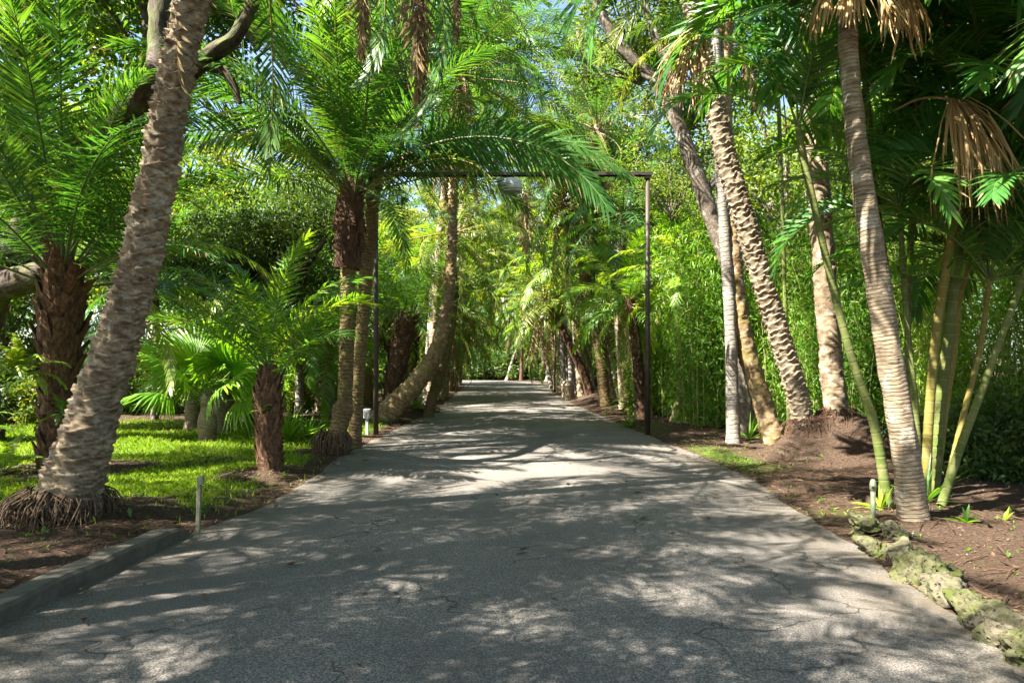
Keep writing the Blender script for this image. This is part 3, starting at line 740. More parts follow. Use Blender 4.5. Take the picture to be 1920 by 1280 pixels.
# ------------------------------------------------------------------ lamp gates
def lamp_gate(y, xl, xr, label, H=5.62):
    cx = (xl + xr) / 2
    root = thing('lamp_gate', label, 'street lamp', (cx, y, 0), None)
    for x in (xl, xr):
        mb = MB(); lx = x - cx
        lathe(mb, [(0.0, -0.3), (0.057, -0.3), (0.057, 2.35), (0.055, 2.4), (0.051, 2.42), (0.047, H - 0.02), (0.0, H - 0.02)], (lx, 0, 0), 16)
        p = link('post', mb.mesh('post', [M['bronze']]), root)
        mb = MB(); lathe(mb, [(0.056, 2.36), (0.063, 2.37), (0.063, 2.43), (0.05, 2.44)], (lx, 0, 0), 16)
        link('collar', mb.mesh('collar', [M['bronze']]), p)
    mb = MB(); hw = (xr - xl) / 2 + 0.1
    box(mb, (-hw, -0.09, H), (hw, 0.09, H + 0.02), 0, 0.004)
    box(mb, (-hw, -0.088, H - 0.045), (hw, -0.073, H - 0.002))
    box(mb, (-hw, 0.073, H - 0.045), (hw, 0.088, H - 0.002))
    for s in (-1, 1): box(mb, (s * (hw - 0.1) - 0.06, -0.07, H - 0.1), (s * (hw - 0.1) + 0.06, 0.07, H - 0.003))
    for k in range(9):
        xx = -hw + 0.3 + k * (2 * hw - 0.6) / 8
        box(mb, (xx - 0.012, -0.1, H - 0.035), (xx + 0.012, -0.0885, H - 0.012))
    link('beam', mb.mesh('beam', [M['bronze']]), root)
    mb = MB()
    lathe(mb, [(0.0, H - 0.06), (0.03, H - 0.06), (0.03, H - 0.14), (0.0, H - 0.14)], (0, 0, 0), 12)
    stem = link('lamp_stem', mb.mesh('lamp_stem', [M['lampg']]), root)
    mb = MB()
    lathe(mb, [(0.02, H - 0.12), (0.19, H - 0.13), (0.215, H - 0.16), (0.225, H - 0.40), (0.215, H - 0.40), (0.2, H - 0.18), (0.02, H - 0.16)], (0, 0, 0), 32)
    sh = link('lamp_shade', mb.mesh('lamp_shade', [M['lampw']]), root)
    mb = MB(); lathe(mb, [(0.0, H - 0.36), (0.21, H - 0.36), (0.21, H - 0.345), (0, H - 0.345)], (0, 0, 0), 24)
    link('lens', mb.mesh('lamp_lens', [M['lampg']]), sh)
    mb = MB()
    for k in range(5): box(mb, (-0.31 - 0.0, -0.05 , H - 0.34 + k * 0.045), (-0.232, 0.05, H - 0.325 + k * 0.045))
    box(mb, (-0.245, -0.06, H - 0.37), (-0.222, 0.06, H - 0.11))
    link('ballast_fins', mb.mesh('ballast_fins', [M['lampg']]), root)
    return root
lamp_gate(14.7, -2.93, 2.92, 'nearer bronze lamp gate with two tall posts and a white drum lamp')
lamp_gate(40.0, -3.3, 2.5, 'small distant bronze lamp gate far down the path, seen below the hanging fronds')

# outlet on a stub beside the left post
t = thing('electrical_outlet', 'small grey electrical outlet box on a stub post beside the left lamp post', 'outlet', (-3.13, 14.75, gz(-3.13, 14.75)))
mb = MB(); box(mb, (-0.03, -0.03, -0.1), (0.03, 0.03, 0.36), 0, 0.004); link('stub_post', mb.mesh('stub_post', [M['greybox']]), t)
mb = MB(); box(mb, (-0.075, -0.06, 0.363), (0.075, 0.06, 0.56), 0, 0.012); bx_ = link('box', mb.mesh('outlet_box', [M['greybox']]), t)
mb = MB()
for s in (-1, 1): box(mb, (s * 0.033 - 0.022, -0.072, 0.40), (s * 0.033 + 0.022, -0.062, 0.51), 0)
link('cover', mb.mesh('outlet_cover', [M['lampg']]), bx_)

# kerb on the left
mb = MB(); ys = np.linspace(1.2, 5.92, 30)
prof = [(0, -0.12), (0.0, 0.095), (-0.022, 0.118), (-0.17, 0.118), (-0.19, 0.1), (-0.195, -0.12)]
rows = []
for yy in ys:
    x0 = np.interp(yy, [1.2, 3.9, 5.92], [-2.9, -2.86, -2.79]); dz = 0.006 * math.sin(yy * 3.1) + 0.004 * math.sin(yy * 9)
    e = 1 - 0.75 * max(0, (yy - 5.72) / 0.2)
    rows.append([(x0 + a + 0.006 * math.sin(yy * 7 + a * 20), yy, (b + dz) * (e if b > 0 else 1)) for a, b in prof])
rows = np.array(rows); k = len(prof); i = np.arange(len(ys) - 1)[:, None] * k; j = np.arange(k - 1)[None]
mb.add(rows.reshape(-1, 3), np.stack([i + j + 1, i + j, i + k + j, i + k + j + 1], -1).reshape(-1, 4), 0)
mb.add(rows[-1], [tuple(range(k))], 0)
tag(link('kerb', mb.mesh('kerb', [M['concrete']])), 'weathered grey concrete kerb beside the big leaning palm', 'kerb')

# stakes
sx, sy = P(371, 1000, 5.95)[:2]
t = thing('marker_stake', 'thin weathered wooden stake with a small clip at the end of the kerb', 'stake', (sx, sy, gz(sx, sy)))
mb = MB(); box(mb, (-0.018, -0.015, -0.15), (0.018, 0.015, 0.53), 0, 0.004); o = link('post', mb.mesh('stake', [M['stakew']]), t, Matrix.Rotation(0.03, 4, 'Y'))
mb = MB(); box(mb, (0.02, -0.02, 0.46), (0.055, 0.01, 0.54), 0, 0.005); link('clip', mb.mesh('stake_clip', [M['stakew']]), t)
sx, sy = P(1637, 975, 6.35)[:2]
t = thing('pipe_stake', 'short sage green pipe with a capped top standing behind the limestone edging', 'stake', (sx, sy, gz(sx, sy)))
mb = MB(); lathe(mb, [(0, -0.1), (0.022, -0.1), (0.022, 0.29), (0, 0.29)], nu=14); link('post', mb.mesh('pipe', [M['pipe']]), t)
mb = MB(); lathe(mb, [(0.0225, 0.27), (0.03, 0.275), (0.03, 0.325), (0.024, 0.36), (0.014, 0.375), (0, 0.376)], nu=14)
box(mb, (-0.028, -0.034, 0.292), (-0.004, -0.0302, 0.316), 1); link('cap', mb.mesh('pipe_cap', [M['pipe'], M['bronze']]), t)

# bin by the far right of the path
bx, by = P(1064, 745, 31)[:2]
t = thing('litter_bin', 'round tan concrete litter bin at the right edge of the far path', 'litter bin', (bx, by, 0))
mb = MB(); lathe(mb, [(0, -0.1), (0.30, -0.1), (0.29, 0.05), (0.31, 0.62), (0.33, 0.64), (0.33, 0.70), (0.27, 0.70), (0.27, 0.4), (0, 0.4)], nu=28); link('body', mb.mesh('bin_body', [M['bin']]), t)
mb = MB(); lathe(mb, [(0.268, 0.69), (0.25, 0.80), (0.16, 0.87), (0, 0.89)], nu=28); link('lid', mb.mesh('bin_lid', [M['binlid']]), t)

# limestone edging
def rock_mesh(rx, ry, rz, seed, mat):
    import bmesh
    bm = bmesh.new(); bmesh.ops.create_icosphere(bm, subdivisions=5, radius=1)
    v = np.array([q.co[:] for q in bm.verts]); f = np.array([[q.index for q in p.verts] for p in bm.faces]); bm.free()
    r = np.random.default_rng(seed); d = np.zeros(len(v))
    for k in range(26):
        fr = 1.1 * 1.16 ** k; w = r.normal(0, 1, 3); w = w / np.linalg.norm(w) * fr
        d += (0.34 / fr ** 0.85) * np.sin(v @ w * 2 + r.uniform(0, 6.28)) * np.sin(v @ np.roll(w, 1) * 1.3 + r.uniform(0, 6))
    v = v * (1 + d[:, None]) ; v = np.sign(v) * np.abs(v) ** 0.85 * np.array([rx, ry, rz])
    mb = MB(); mb.add(v, f, 0, 0.5, None, True); return mb.mesh('rock', [M[mat]])
ROCKS = [
 (1612, 1000, 0.24, 'rockgreen', 'mossy limestone rock at the far end of the edging, in front of the pipe stake'),
 (1668, 1012, 0.20, 'rock', 'pale limestone rock standing behind the others, beside the slim ringed palm foot'),
 (1640, 1040, 0.16, 'rockgreen', 'small bright green mossy rock touching the path, second row from the pipe stake'),
 (1690, 1052, 0.19, 'rock', 'flat grey limestone rock wedged between two green mossy rocks'),
 (1715, 1085, 0.24, 'rockgreen', 'large limestone rock with vivid green moss in the middle of the edging'),
 (1757, 1108, 0.17, 'rock', 'low dull limestone rock next to the vivid green one'),
 (1790, 1132, 0.21, 'rock', 'pale pitted limestone rock with a sharp crest'),
 (1832, 1165, 0.24, 'rockgreen', 'big dark green rounded rock on the nearer half of the edging'),
 (1888, 1205, 0.20, 'rock', 'low brownish limestone rock near the bottom right corner of the photo'),
 (1862, 1190, 0.15, 'rock', 'small grey rock squeezed between the big dark green rock and the brownish one'),
 (1772, 1085, 0.14, 'rockgreen', 'small mossy rock on the soil side, behind the pale pitted rock'),
 (1735, 1062, 0.13, 'rock', 'small pale rock on the soil side, behind the vivid green one'),
 (1928, 1240, 0.22, 'rockgreen', 'limestone rock cut by the right edge of the photo'),
]
for i, (px, py, s, mt, lab) in enumerate(ROCKS):
    Y = CAM_Z * F / (py - HY); x, y = P(px, py, Y)[:2]
    r = np.random.default_rng(i + 5)
    s *= 0.6
    o = link('edging_rock', rock_mesh(s * r.uniform(0.75, 0.95), s * r.uniform(1.0, 1.4), s * r.uniform(0.6, 0.9), 40 + i, mt), loc=(x + 0.02, y, 0.28 * s))
    o.rotation_euler = (r.normal(0, .15), r.normal(0, .15), r.uniform(-.6, .3)); tag(o, lab, 'rock', 'limestone rocks edging the right side of the path')
# little pale rocks at the far left edge
for i, (px, py, s) in enumerate([(815, 757, 0.24), (826, 752, 0.2), (822, 764, 0.18)]):
    Y = 22 + i * .8; x, y = P(px, 760, Y)[:2]
    tag(link('edging_rock', rock_mesh(s * 1.3, s, s * 0.6, 70 + i, 'rock'), loc=(pl(y) - 0.15 - 0.3 * i, y, 0.08)), 'pale flat rock at the left path edge beyond the leaning palm', 'rock', 'pale rocks beyond the leaning palm')

# ------------------------------------------------------------------ palms, left side
def roots_extra(rad0, rad1, z0, n, seed, thick=0.009, mat='b_root'):
    def f(root, base, lp, end): link('roots', fibres_mesh((lp[0][0], lp[0][1]), rad0, rad1, z0, lambda x, y: gz(base[0] + x, base[1] + y) - base[2], n, seed, mat, thick), root)
    return f

palm('leaning_palm', 'thick grey leaning palm with scarred bark and spreading roots beside the kerb', 'palms along the path',
     [(112, 990, 6.2, 150), (140, 900, 6.2, 132), (172, 790, 6.2, 112), (212, 660, 6.2, 96), (262, 500, 6.2, 88), (300, 300, 6.2, 82), (333, 130, 6.2, 76), (358, 0, 6.2, 76), (385, -200, 6.2, 72), (420, -480, 6.2, 66)],
     'rough', 'b_rough', dict(kind='canary', n=22, L=4.0, hi=80, lo=-20, dead=2), nu=56, step=0.012, flare=0.12, seed=3, wf=0.76,
     extra=lambda root, base, lp, end: (roots_extra(0.25, 0.56, 0.24, 420, 8, 0.006)(root, base, lp, end),))

palm('date_palm', 'dark date palm with shaggy leaf bases and big upright fronds behind the thick leaning palm', 'palms along the path',
     [(100, 880, 9.3, 70), (105, 780, 9.3, 74), (112, 650, 9.3, 82), (118, 540, 9.3, 80), (118, 500, 9.3, 60)],
     'knob', 'b_fibre', dict(kind='date', n=22, L=3.5, hi=85, lo=10, keys=[(150, 80, 4.3, 1), (60, 80, 4.3, 0), (185, 74, 4.2, 1), (200, 62, 3.8, 2), (-60, 80, 3.9, 1), (-30, 40, 3.0, 1), (0, 22, 2.6, 2), (190, 35, 3.3, 2), (170, 20, 3.0, 2), (-100, 60, 3.6, 2)]),
     nu=30, flare=0.1, seed=4, wf=0.7, boots=[dict(n=110, size=0.27, out=0.3, s=1), dict(n=50, size=0.38, out=0.45, s=2, fr=(0.5, 1.0))])

palm('young_date_palm', 'small stout date palm with brown leaf bases on the lawn, bright arching fronds', 'palms along the path',
     [(510, 893, 9.1, 50), (505, 840, 9.1, 50), (503, 770, 9.1, 56), (504, 715, 9.1, 50), (505, 690, 9.1, 34)],
     'knob', 'b_fibre', dict(kind='young', n=11, L=1.7, hi=85, lo=40, keys=[(180, 50, 2.3, 3), (195, 42, 2.2, 4), (160, 60, 2.1, 3), (175, 68, 2.0, 2), (15, 62, 1.9, 1), (-20, 66, 1.6, 1), (90, 75, 2.1, 0)]),
     nu=26, flare=0.15, seed=5, boots=[dict(n=95, size=0.17, out=0.3, s=1, fr=(0.12, 1.0))])

palm('date_palm', 'front trunk of the twin date palms, with a bulging foot and brown skirt', 'palms along the path',
     [(624, 855, 11.4, 46), (636, 800, 11.4, 36), (643, 768, 11.4, 46), (647, 745, 11.4, 32), (650, 650, 11.4, 32), (652, 520, 11.4, 33), (655, 420, 11.4, 36), (664, 345, 11.4, 38)],
     'knob', 'b_knob', dict(kind='date', n=46, L=3.6, hi=88, lo=22, dead=0, keys=[(-8, 31, 4.9, 1, 'arc'), (3, 29, 4.9, 1, 'arc'), (-16, 28, 4.9, 2, 'arc'), (14, 36, 4.7, 2, 'arc'), (182, 35, 4.3, 1, 'arc'), (172, 48, 4.5, 2, 'arc'), (100, 80, 4.2, 0), (180, 70, 4.0, 1), (165, 38, 3.6, 4), (200, 10, 2.6, 3), (-50, -20, 2.3, 4)]),
     nu=30, flare=0.35, seed=6, boots=[dict(n=42, size=0.34, out=0.28, s=1, fr=(0.74, 0.99)), dict(n=30, size=0.62, out=0.1, s=2, fr=(0.72, 0.9), mat='b_fibre')],
     extra=roots_extra(0.2, 0.33, 0.42, 160, 9, 0.009))

palm('date_palm', 'rear trunk of the twin date palms, plain brown and rising behind the front one', 'palms along the path',
     [(664, 835, 12.3, 30), (670, 740, 12.3, 27), (680, 600, 12.3, 27), (694, 430, 12.3, 29), (708, 300, 12.3, 30), (730, 150, 12.3, 30), (755, 20, 12.3, 34)],
     'knob', 'b_knob', dict(kind='canary', n=18, L=3.2, hi=80, lo=0, dead=10, keys=[(0, -78, 1, 0)][:0]), nu=26, flare=0.25, seed=7)

palm('leaning_palm', 'grey palm rising from a fat mossy curved foot beyond the left lamp post', 'palms along the path',
     [(712, 790, 17.6, 62), (745, 755, 17.6, 56), (782, 715, 17.6, 50), (815, 665, 17.6, 42), (835, 590, 17.6, 30), (846, 500, 17.6, 26), (850, 350, 17.6, 22), (858, 230, 17.6, 22), (868, 130, 17.6, 24)],
     'rough', 'b_mossy', dict(kind='canary', n=44, L=4.2, hi=82, lo=-20, dead=10), nu=32, flare=0.25, seed=8, wf=0.72)
palm('leaning_palm', 'thin dark palm curving up behind the fat-footed grey palm', 'palms along the path',
     [(800, 752, 20, 24), (818, 720, 20, 22), (838, 660, 20, 20), (850, 580, 20, 18), (853, 500, 20, 18), (850, 430, 20, 18)], 'knob', 'b_knob',
     dict(kind='olive', n=30, L=3.2, hi=75, lo=-45, dead=14), nu=18, seed=9)
palm('date_palm', 'dark stout palm with a low shaggy crown just left of the fat-footed palm', 'palms along the path',
     [(732, 775, 19, 40), (742, 700, 19, 42), (756, 630, 19, 40), (768, 585, 19, 34)], 'bark', 'b_fibre',
     dict(kind='date', n=26, L=2.6, hi=82, lo=15), nu=20, seed=10, boots=[dict(n=70, size=0.3, out=0.35)])

# ------------------------------------------------------------------ palms, right side
palm('slim_palm', 'pale slim straight trunk at the path edge before the bamboo, right of the lamp gate', 'palms along the path',
     [(1376, 838, 12.5, 31), (1373, 740, 12.5, 27), (1370, 620, 12.5, 26), (1362, 480, 12.5, 24), (1352, 350, 12.5, 24), (1345, 180, 12.5, 22), (1340, -60, 12.5, 22)],
     'ring', 'b_pale', dict(kind='canary', n=9, L=2.6, hi=78, lo=0, dead=1), nu=20, step=0.02, flare=0.25, seed=11)
palm('leaning_palm', 'mossy-footed grey palm leaning left behind the pale slim trunk', 'palms along the path',
     [(1456, 812, 12.6, 46), (1425, 740, 12.6, 42), (1398, 650, 12.6, 40), (1382, 560, 12.6, 38), (1372, 450, 12.6, 36), (1362, 330, 12.6, 34), (1358, 180, 12.6, 32), (1360, 20, 12.6, 32)],
     'bark', 'b_mossy', dict(kind='date', n=12, L=3.0, hi=80, lo=-10, dead=4), nu=26, step=0.02, flare=0.2, seed=12)
palm('leaning_palm', 'big golden-brown palm with deep stepped rings leaning left from the earth mound', 'palms along the path',
     [(1512, 822, 10.9, 58), (1495, 740, 10.9, 58), (1462, 630, 10.9, 58), (1428, 520, 10.9, 58), (1392, 400, 10.9, 58), (1358, 280, 10.9, 56), (1325, 130, 10.9, 54), (1296, 0, 10.9, 54), (1262, -220, 10.9, 52)],
     'step', 'b_step', dict(kind='canary', n=15, L=3.8, hi=80, lo=-10, dead=2), nu=48, step=0.011, flare=0.1, seed=13, wf=0.68, extra=roots_extra(0.17, 0.5, 0.10, 150, 33, 0.004, 'b_fibre'))
palm('rough_palm', 'upright grey-brown palm with flaking patchy bark standing on top of the earth mound', 'palms along the path',
     [(1568, 808, 11.0, 52), (1562, 720, 11.0, 48), (1552, 600, 11.0, 46), (1542, 450, 11.0, 44), (1533, 300, 11.0, 42), (1525, 150, 11.0, 40), (1515, -80, 11.0, 40)],
     'bark', 'b_bark', dict(kind='canary', n=12, L=3.2, hi=80, lo=-10, dead=3), nu=30, step=0.015, flare=0.15, seed=14, extra=roots_extra(0.15, 0.5, 0.10, 150, 34, 0.004, 'b_fibre'))
palm('ringed_palm', 'tall smooth curved palm with fine rings in the right foreground, behind the limestone rocks', 'palms along the path',
     [(1716, 985, 6.25, 62), (1702, 880, 6.25, 58), (1684, 760, 6.25, 54), (1664, 650, 6.25, 51), (1648, 540, 6.25, 49), (1630, 430, 6.25, 47), (1608, 280, 6.25, 42), (1594, 140, 6.25, 38), (1588, 10, 6.25, 38), (1586, -120, 6.25, 40)],
     'ring', 'b_ring', dict(kind='areca', n=34, L=2.9, hi=80, lo=12), nu=40, step=0.009, flare=0.18, seed=15)

# dead skirt just under the top edge, hanging from the ringed palm's crown
def dead_fan(name, label, at_, dirs, seed, L=0.75, n=34, spread=0.9, group='dead fan leaves', pet=0.5):
    """a folded dry fan leaf: a bent stalk and a bundle of hanging strips"""
    r = np.random.default_rng(seed); mb = MB()
    a = np.array(at_, float); d = nrm(np.array(dirs, float))
    s0 = -d * pet + np.array([0, 0, 0.1])
    tube(mb, [(*s0, 0.010), (*(s0 * 0.5 + np.array([0, 0, 0.06])), 0.012), (0, 0, 0, 0.014), (*(d * 0.06 + np.array([0, 0, -0.05])), 0.012)], nu=6, step=0.04, mat=1)
    sd = nrm(np.cross(d, [0, 0, 1.0]))
    for i in range(n):
        u = (i / (n - 1) - 0.5) * 2 * spread + r.normal(0, 0.05)
        p = np.zeros(3); dd = nrm(d * 0.6 * math.cos(u) + sd * math.sin(u) * 0.75 + np.array([0, 0, -0.25]) + r.normal(0, 0.08, 3))
        ln = L * r.uniform(0.6, 1.15); w = 0.02 * r.uniform(0.7, 1.2); V = []; K = 7
        tw = nrm(np.cross(dd, [0, 0, 1]) + r.normal(0, 0.3, 3))
        for k in range(K):
            s = k / (K - 1); ww = w * (0.25 + 1.1 * math.sin(PI * min(1, s * 0.85 + 0.12))) * 0.5
            V += [p - tw * ww, p + np.cross(tw, dd) * ww * 0.5, p + tw * ww]
            g = 0.5 if s < 0.45 else 0.35
            dd = nrm(dd + np.array([0, 0, -g]) + r.normal(0, 0.13, 3)); p = p + dd * ln / (K - 1)
        F_ = []
        for k in range(K - 1):
            for e in (0, 1): F_.append((3*k+e, 3*k+e+1, 3*k+e+4, 3*k+e+3))
        mb.add(V, F_, 0, r.beta(3, 3))
    o = link(name, mb.mesh('dead_fan', [M['deadpale'], M['rachisd']]), loc=tuple(a)); tag(o, label, 'dead leaf', group); return o
dead_fan('dead_fan_leaf', 'big pale tan dead fan leaf hanging among the green canes', P(1775, 185, 6.8), (0.4, -0.5, 0.1), 1, 1.3, 84, 1.0)
dead_fan('dead_fan_leaf', 'brown dead fan leaf hanging against the stepped-ring palm', P(1318, 45, 8.6), (-0.85, -0.35, 0.0), 2, 1.35, 64, 0.9)
for i, (px, py, a) in enumerate([(1555, -25, (-0.8, -0.3, 0)), (1640, -30, (0.7, -0.5, 0)), (1690, -15, (0.9, 0.1, 0)), (1590, -40, (0.1, -0.9, 0))]):
    dead_fan('dead_fan_leaf', ['orange-brown dry leaf hanging left of the ringed palm top', 'orange-brown dry leaf hanging right of the ringed palm top', 'outermost dry brown leaf right of the ringed palm top', 'dry brown leaf wrapped round the ringed palm top'][i],
             P(px, py, 6.1), a, 10 + i, 0.55, 30, 0.8, pet=0.25)

# hanging dead fronds at the top of the photo: from a tall palm that leans over the path
def hanging(px, y0, y1, Y, label, seed, wide=1.0):
    top = P(px, y0, Y); L = (y1 - y0) / F * Y
    mb = MB()
    for k in range(3):
        frond_geo(mb, L=1.0, n=44, ll=0.24 * wide, lw=0.016, pet=0.05, arch=0.12, droop=0.2, vee=0.1, seed=seed + k, shrivel=1.3, rr=0.008,
                  M4=Matrix.Rotation(k * 2.1 + seed, 4, 'Z') @ Matrix.Rotation(math.radians(86), 4, 'Y'))
    o = link('dead_frond', mb.mesh('hanging_frond', [M['dead'], M['rachisd']]), loc=tuple(top)); o.scale = (L, L, L)
    tag(o, label, 'dead frond', 'dead fronds hanging over the path')
hanging(680, -90, 105, 7.6, 'short brown dead frond hanging at the top edge, leftmost of three', 1)
hanging(788, -120, 185, 7.6, 'longest brown dead frond hanging at the top edge, between two shorter ones', 2, 0.9)
hanging(855, -90, 78, 7.6, 'slim brown dead frond hanging at the top edge, rightmost of three', 3, 0.7)
hanging(985, 355, 465, 22, 'pale dry frond bundle hanging below the white lamp', 4, 1.4)

# areca canes
def cane(pix, label, bark='b_cane', crown=None, seed=0, far_=False):
    return palm('cane_palm', label, 'green cane palms on the right', pix, 'cane', bark, crown, nu=14, step=0.015, flare=0.2, seed=seed, wf=0.74)
cane([(1668, 925, 7.0, 27), (1640, 800, 7.0, 23), (1600, 680, 7.0, 20), (1562, 540, 7.0, 18), (1530, 400, 7.0, 17), (1505, 290, 7.0, 19), (1496, 235, 7.0, 14)],
     'green ringed cane palm leaning left in front of the flaking-bark palm', 'b_cane',
     dict(kind='areca', n=3, L=1.4, hi=86, lo=70, keys=[(178, 34, 1.75, 4), (150, 72, 1.4, 0), (20, 55, 1.4, 3), (95, 86, 1.5, 0), (-60, 78, 1.4, 1), (0, 78, 1.3, 1), (10, 8, 1.3, 1)]), 31)
cane([(1735, 905, 7.4, 24), (1742, 780, 7.4, 22), (1756, 620, 7.4, 21), (1778, 480, 7.4, 20), (1800, 340, 7.4, 20), (1822, 200, 7.4, 22), (1835, 90, 7.4, 18)],
     'yellow-green ringed cane palm right behind the fine-ringed trunk', 'b_caney',
     dict(kind='areca', n=22, L=2.3, hi=82, lo=0), 32)
cane([(1748, 880, 7.6, 30), (1765, 740, 7.6, 25), (1782, 600, 7.6, 23), (1798, 470, 7.6, 22), (1806, 400, 7.6, 24), (1815, 260, 7.6, 20), (1812, 180, 7.6, 16)],
     'thick green cane palm standing under the tan dead fan leaf', 'b_cane',
     dict(kind='areca', n=16, L=2.1, hi=80, lo=5), 33)
cane([(1762, 945, 7.0, 22), (1800, 840, 7.0, 20), (1845, 720, 7.0, 18), (1885, 610, 7.0, 16), (1915, 530, 7.0, 16), (1960, 400, 7.0, 16)],
     'slanting green cane palm leaning right over the mulch', 'b_cane',
     dict(kind='areca', n=12, L=1.9, hi=80, lo=-5), 34)
cane([(1700, 800, 9.2, 15), (1702, 640, 9.2, 14), (1706, 500, 9.2, 14), (1712, 350, 9.2, 14), (1716, 280, 9.2, 12)],
     'thin grey-green cane palm in the shade behind the fine-ringed trunk', 'b_cane',
     dict(kind='areca', n=14, L=2.2, hi=82, lo=0), 35)
cane([(1755, 900, 8.0, 14), (1775, 760, 8.0, 13), (1790, 660, 8.0, 12), (1800, 560, 8.0, 12), (1830, 460, 8.0, 10)],
     'young cane palm with low spreading fronds at the far right', 'b_caney',
     dict(kind='areca', n=12, L=1.9, hi=75, lo=5), 36)
cane([(1990, 900, 8.5, 18), (2000, 600, 8.5, 16), (1995, 300, 8.5, 16), (1985, 120, 8.5, 16)], 'cane palm just beyond the right edge whose fronds reach into view', 'b_cane',
     dict(kind='areca', n=20, L=2.4, hi=80, lo=-15), 37)
cane([(1728, 905, 7.6, 17), (1716, 760, 7.6, 15), (1700, 600, 7.6, 14), (1690, 450, 7.6, 13), (1688, 380, 7.6, 12)], 'slender cane palm between the fine-ringed trunk and the yellow-green cane', 'b_cane', dict(kind='areca', n=10, L=1.8, hi=80, lo=10), 51)
cane([(1768, 925, 7.4, 16), (1806, 780, 7.4, 14), (1838, 650, 7.4, 13), (1856, 520, 7.4, 12)], 'slender cane palm between the thick cane and the slanting one', 'b_caney', dict(kind='areca', n=10, L=1.8, hi=80, lo=10), 52)
cane([(1690, 830, 8.2, 18), (1672, 600, 8.2, 17), (1640, 350, 8.2, 16), (1612, 20, 8.2, 16)], 'tall cane palm added for shade, hidden behind the fine-ringed trunk', 'b_cane', dict(kind='areca', n=26, L=2.6, hi=80, lo=5), 50)  # added to block sun from the bamboo; its fronds also fill the top right
cane([(1480, 800, 14, 10), (1470, 500, 14, 10), (1462, 250, 14, 10), (1455, 100, 14, 10)], 'thin cane palm behind the stepped-ring palm', 'b_cane',
     dict(kind='areca', n=16, L=2.4, hi=80, lo=-10), 38)

for k_, (xx, yy, hh) in enumerate([(5.9, 5.6, 4.6), (6.6, 7.6, 5.2), (7.6, 8.6, 4.2), (8.2, 7.0, 5.6)]):  # canes added past the right edge to shade the bamboo
    pxs = HX + xx / yy * F
    cane([(pxs, HY + (CAM_Z) / yy * F, yy, 20), (pxs + 6, HY + (CAM_Z - hh * .5) / yy * F, yy, 18), (pxs + 4, HY + (CAM_Z - hh) / yy * F, yy, 16)],
         'cane palm added beyond the right edge for shade', 'b_cane', dict(kind='areca', n=22, L=2.5, hi=80, lo=-10), 39 + k_)

# orange berries
r = np.random.default_rng(44); root = thing('berry_cluster', 'sprays of orange berries hanging from the thick green cane', 'berries', P(1800, 385, 7.5))
mb = MB(); mb2 = MB()
for i in range(46):
    a = r.uniform(0, 6.28); ln = r.uniform(0.15, 0.42)
    d = nrm(np.array([math.cos(a) * 0.8, math.sin(a) * 0.8, r.uniform(-1.0, 0.3)])); e = d * ln + np.array([0, 0, -0.35 * ln])
    tube(mb, [(0, 0, 0, 0.004), (*(d * ln * 0.5), 0.003), (*e, 0.002)], nu=4, step=0.08, cap=False)
    for q in range(9):
        s = r.uniform(0.3, 1.02); p = d * ln * s + np.array([0, 0, -0.35 * ln * s * s]) + r.normal(0, 0.01, 3)
        rr = 0.011 * r.uniform(0.8, 1.2); V = np.array([(1,0,0),(-1,0,0),(0,1,0),(0,-1,0),(0,0,1),(0,0,-1)]) * rr + p
        mb2.add(V, [(0,2,4),(2,1,4),(1,3,4),(3,0,4),(2,0,5),(1,2,5),(3,1,5),(0,3,5)], 0, 0.5, None, True)
st = link('stalks', mb.mesh('berry_stalks', [M['rachisy']]), root); link('berries', mb2.mesh('berries', [M['berry']]), root)

# ------------------------------------------------------------------ palms down the path
G2 = 'palms down the far path'
palm('leaning_palm', 'dark slender palm leaning left over the far path beside the litter bin', G2, [(1108, 750, 30, 20), (1098, 710, 30, 20), (1075, 660, 30, 18), (1050, 610, 30, 15), (1022, 565, 30, 14)], 'knob', 'b_fibre', None, 14, 0.05, seed=51, far=('olive', 3.4, 0))
palm('palm', 'stepped dark palm high behind the frond tips, leaning left above the far path', G2, [(1135, 750, 25, 26), (1122, 640, 25, 24), (1100, 540, 25, 22), (1075, 420, 25, 20), (1062, 340, 25, 20)], 'step', 'b_knob', None, 16, 0.03, seed=52, far=('olive', 4.0, 0))
palm('palm', 'brown ringed palm foot right of the dark leaning palm', G2, [(1150, 745, 26, 18), (1138, 690, 26, 17), (1128, 620, 26, 16), (1120, 520, 26, 15), (1112, 430, 26, 15)], 'rough', 'b_rough', None, 14, 0.04, seed=53, far=('olive', 3.6, 0))
palm('palm', 'yellow-brown palm trunk beside the low bright feather palm', G2, [(1178, 765, 22, 20), (1172, 690, 22, 19), (1166, 600, 22, 18), (1165, 500, 22, 18), (1168, 400, 22, 18)], 'knob', 'b_knob', None, 14, 0.04, seed=54, far=('green', 3.4, 0))
palm('royal_palm', 'white straight palm trunk just left of its pale twin above the litter bin', G2, [(1058, 735, 37, 11), (1054, 650, 37, 11), (1051, 570, 37, 11), (1050, 440, 37, 10)], 'ring', 'b_pale', None, 12, 0.06, seed=55, far=('green', 3.6, 0))
palm('royal_palm', 'white straight palm trunk rising right behind the litter bin', G2, [(1071, 735, 36, 12), (1069, 650, 36, 12), (1066, 570, 36, 12), (1068, 420, 36, 11)], 'ring', 'b_pale', None, 12, 0.06, seed=56, far=('green', 3.6, 0))
palm('slim_palm', 'pale crooked slim trunk in front of the sunlit bamboo', G2, [(1262, 790, 17, 22), (1276, 740, 17, 17), (1280, 660, 17, 14), (1286, 590, 17, 12), (1290, 520, 17, 11)], 'bark', 'b_mossy', None, 14, 0.03, seed=57, far=('lime', 2.2, 0))
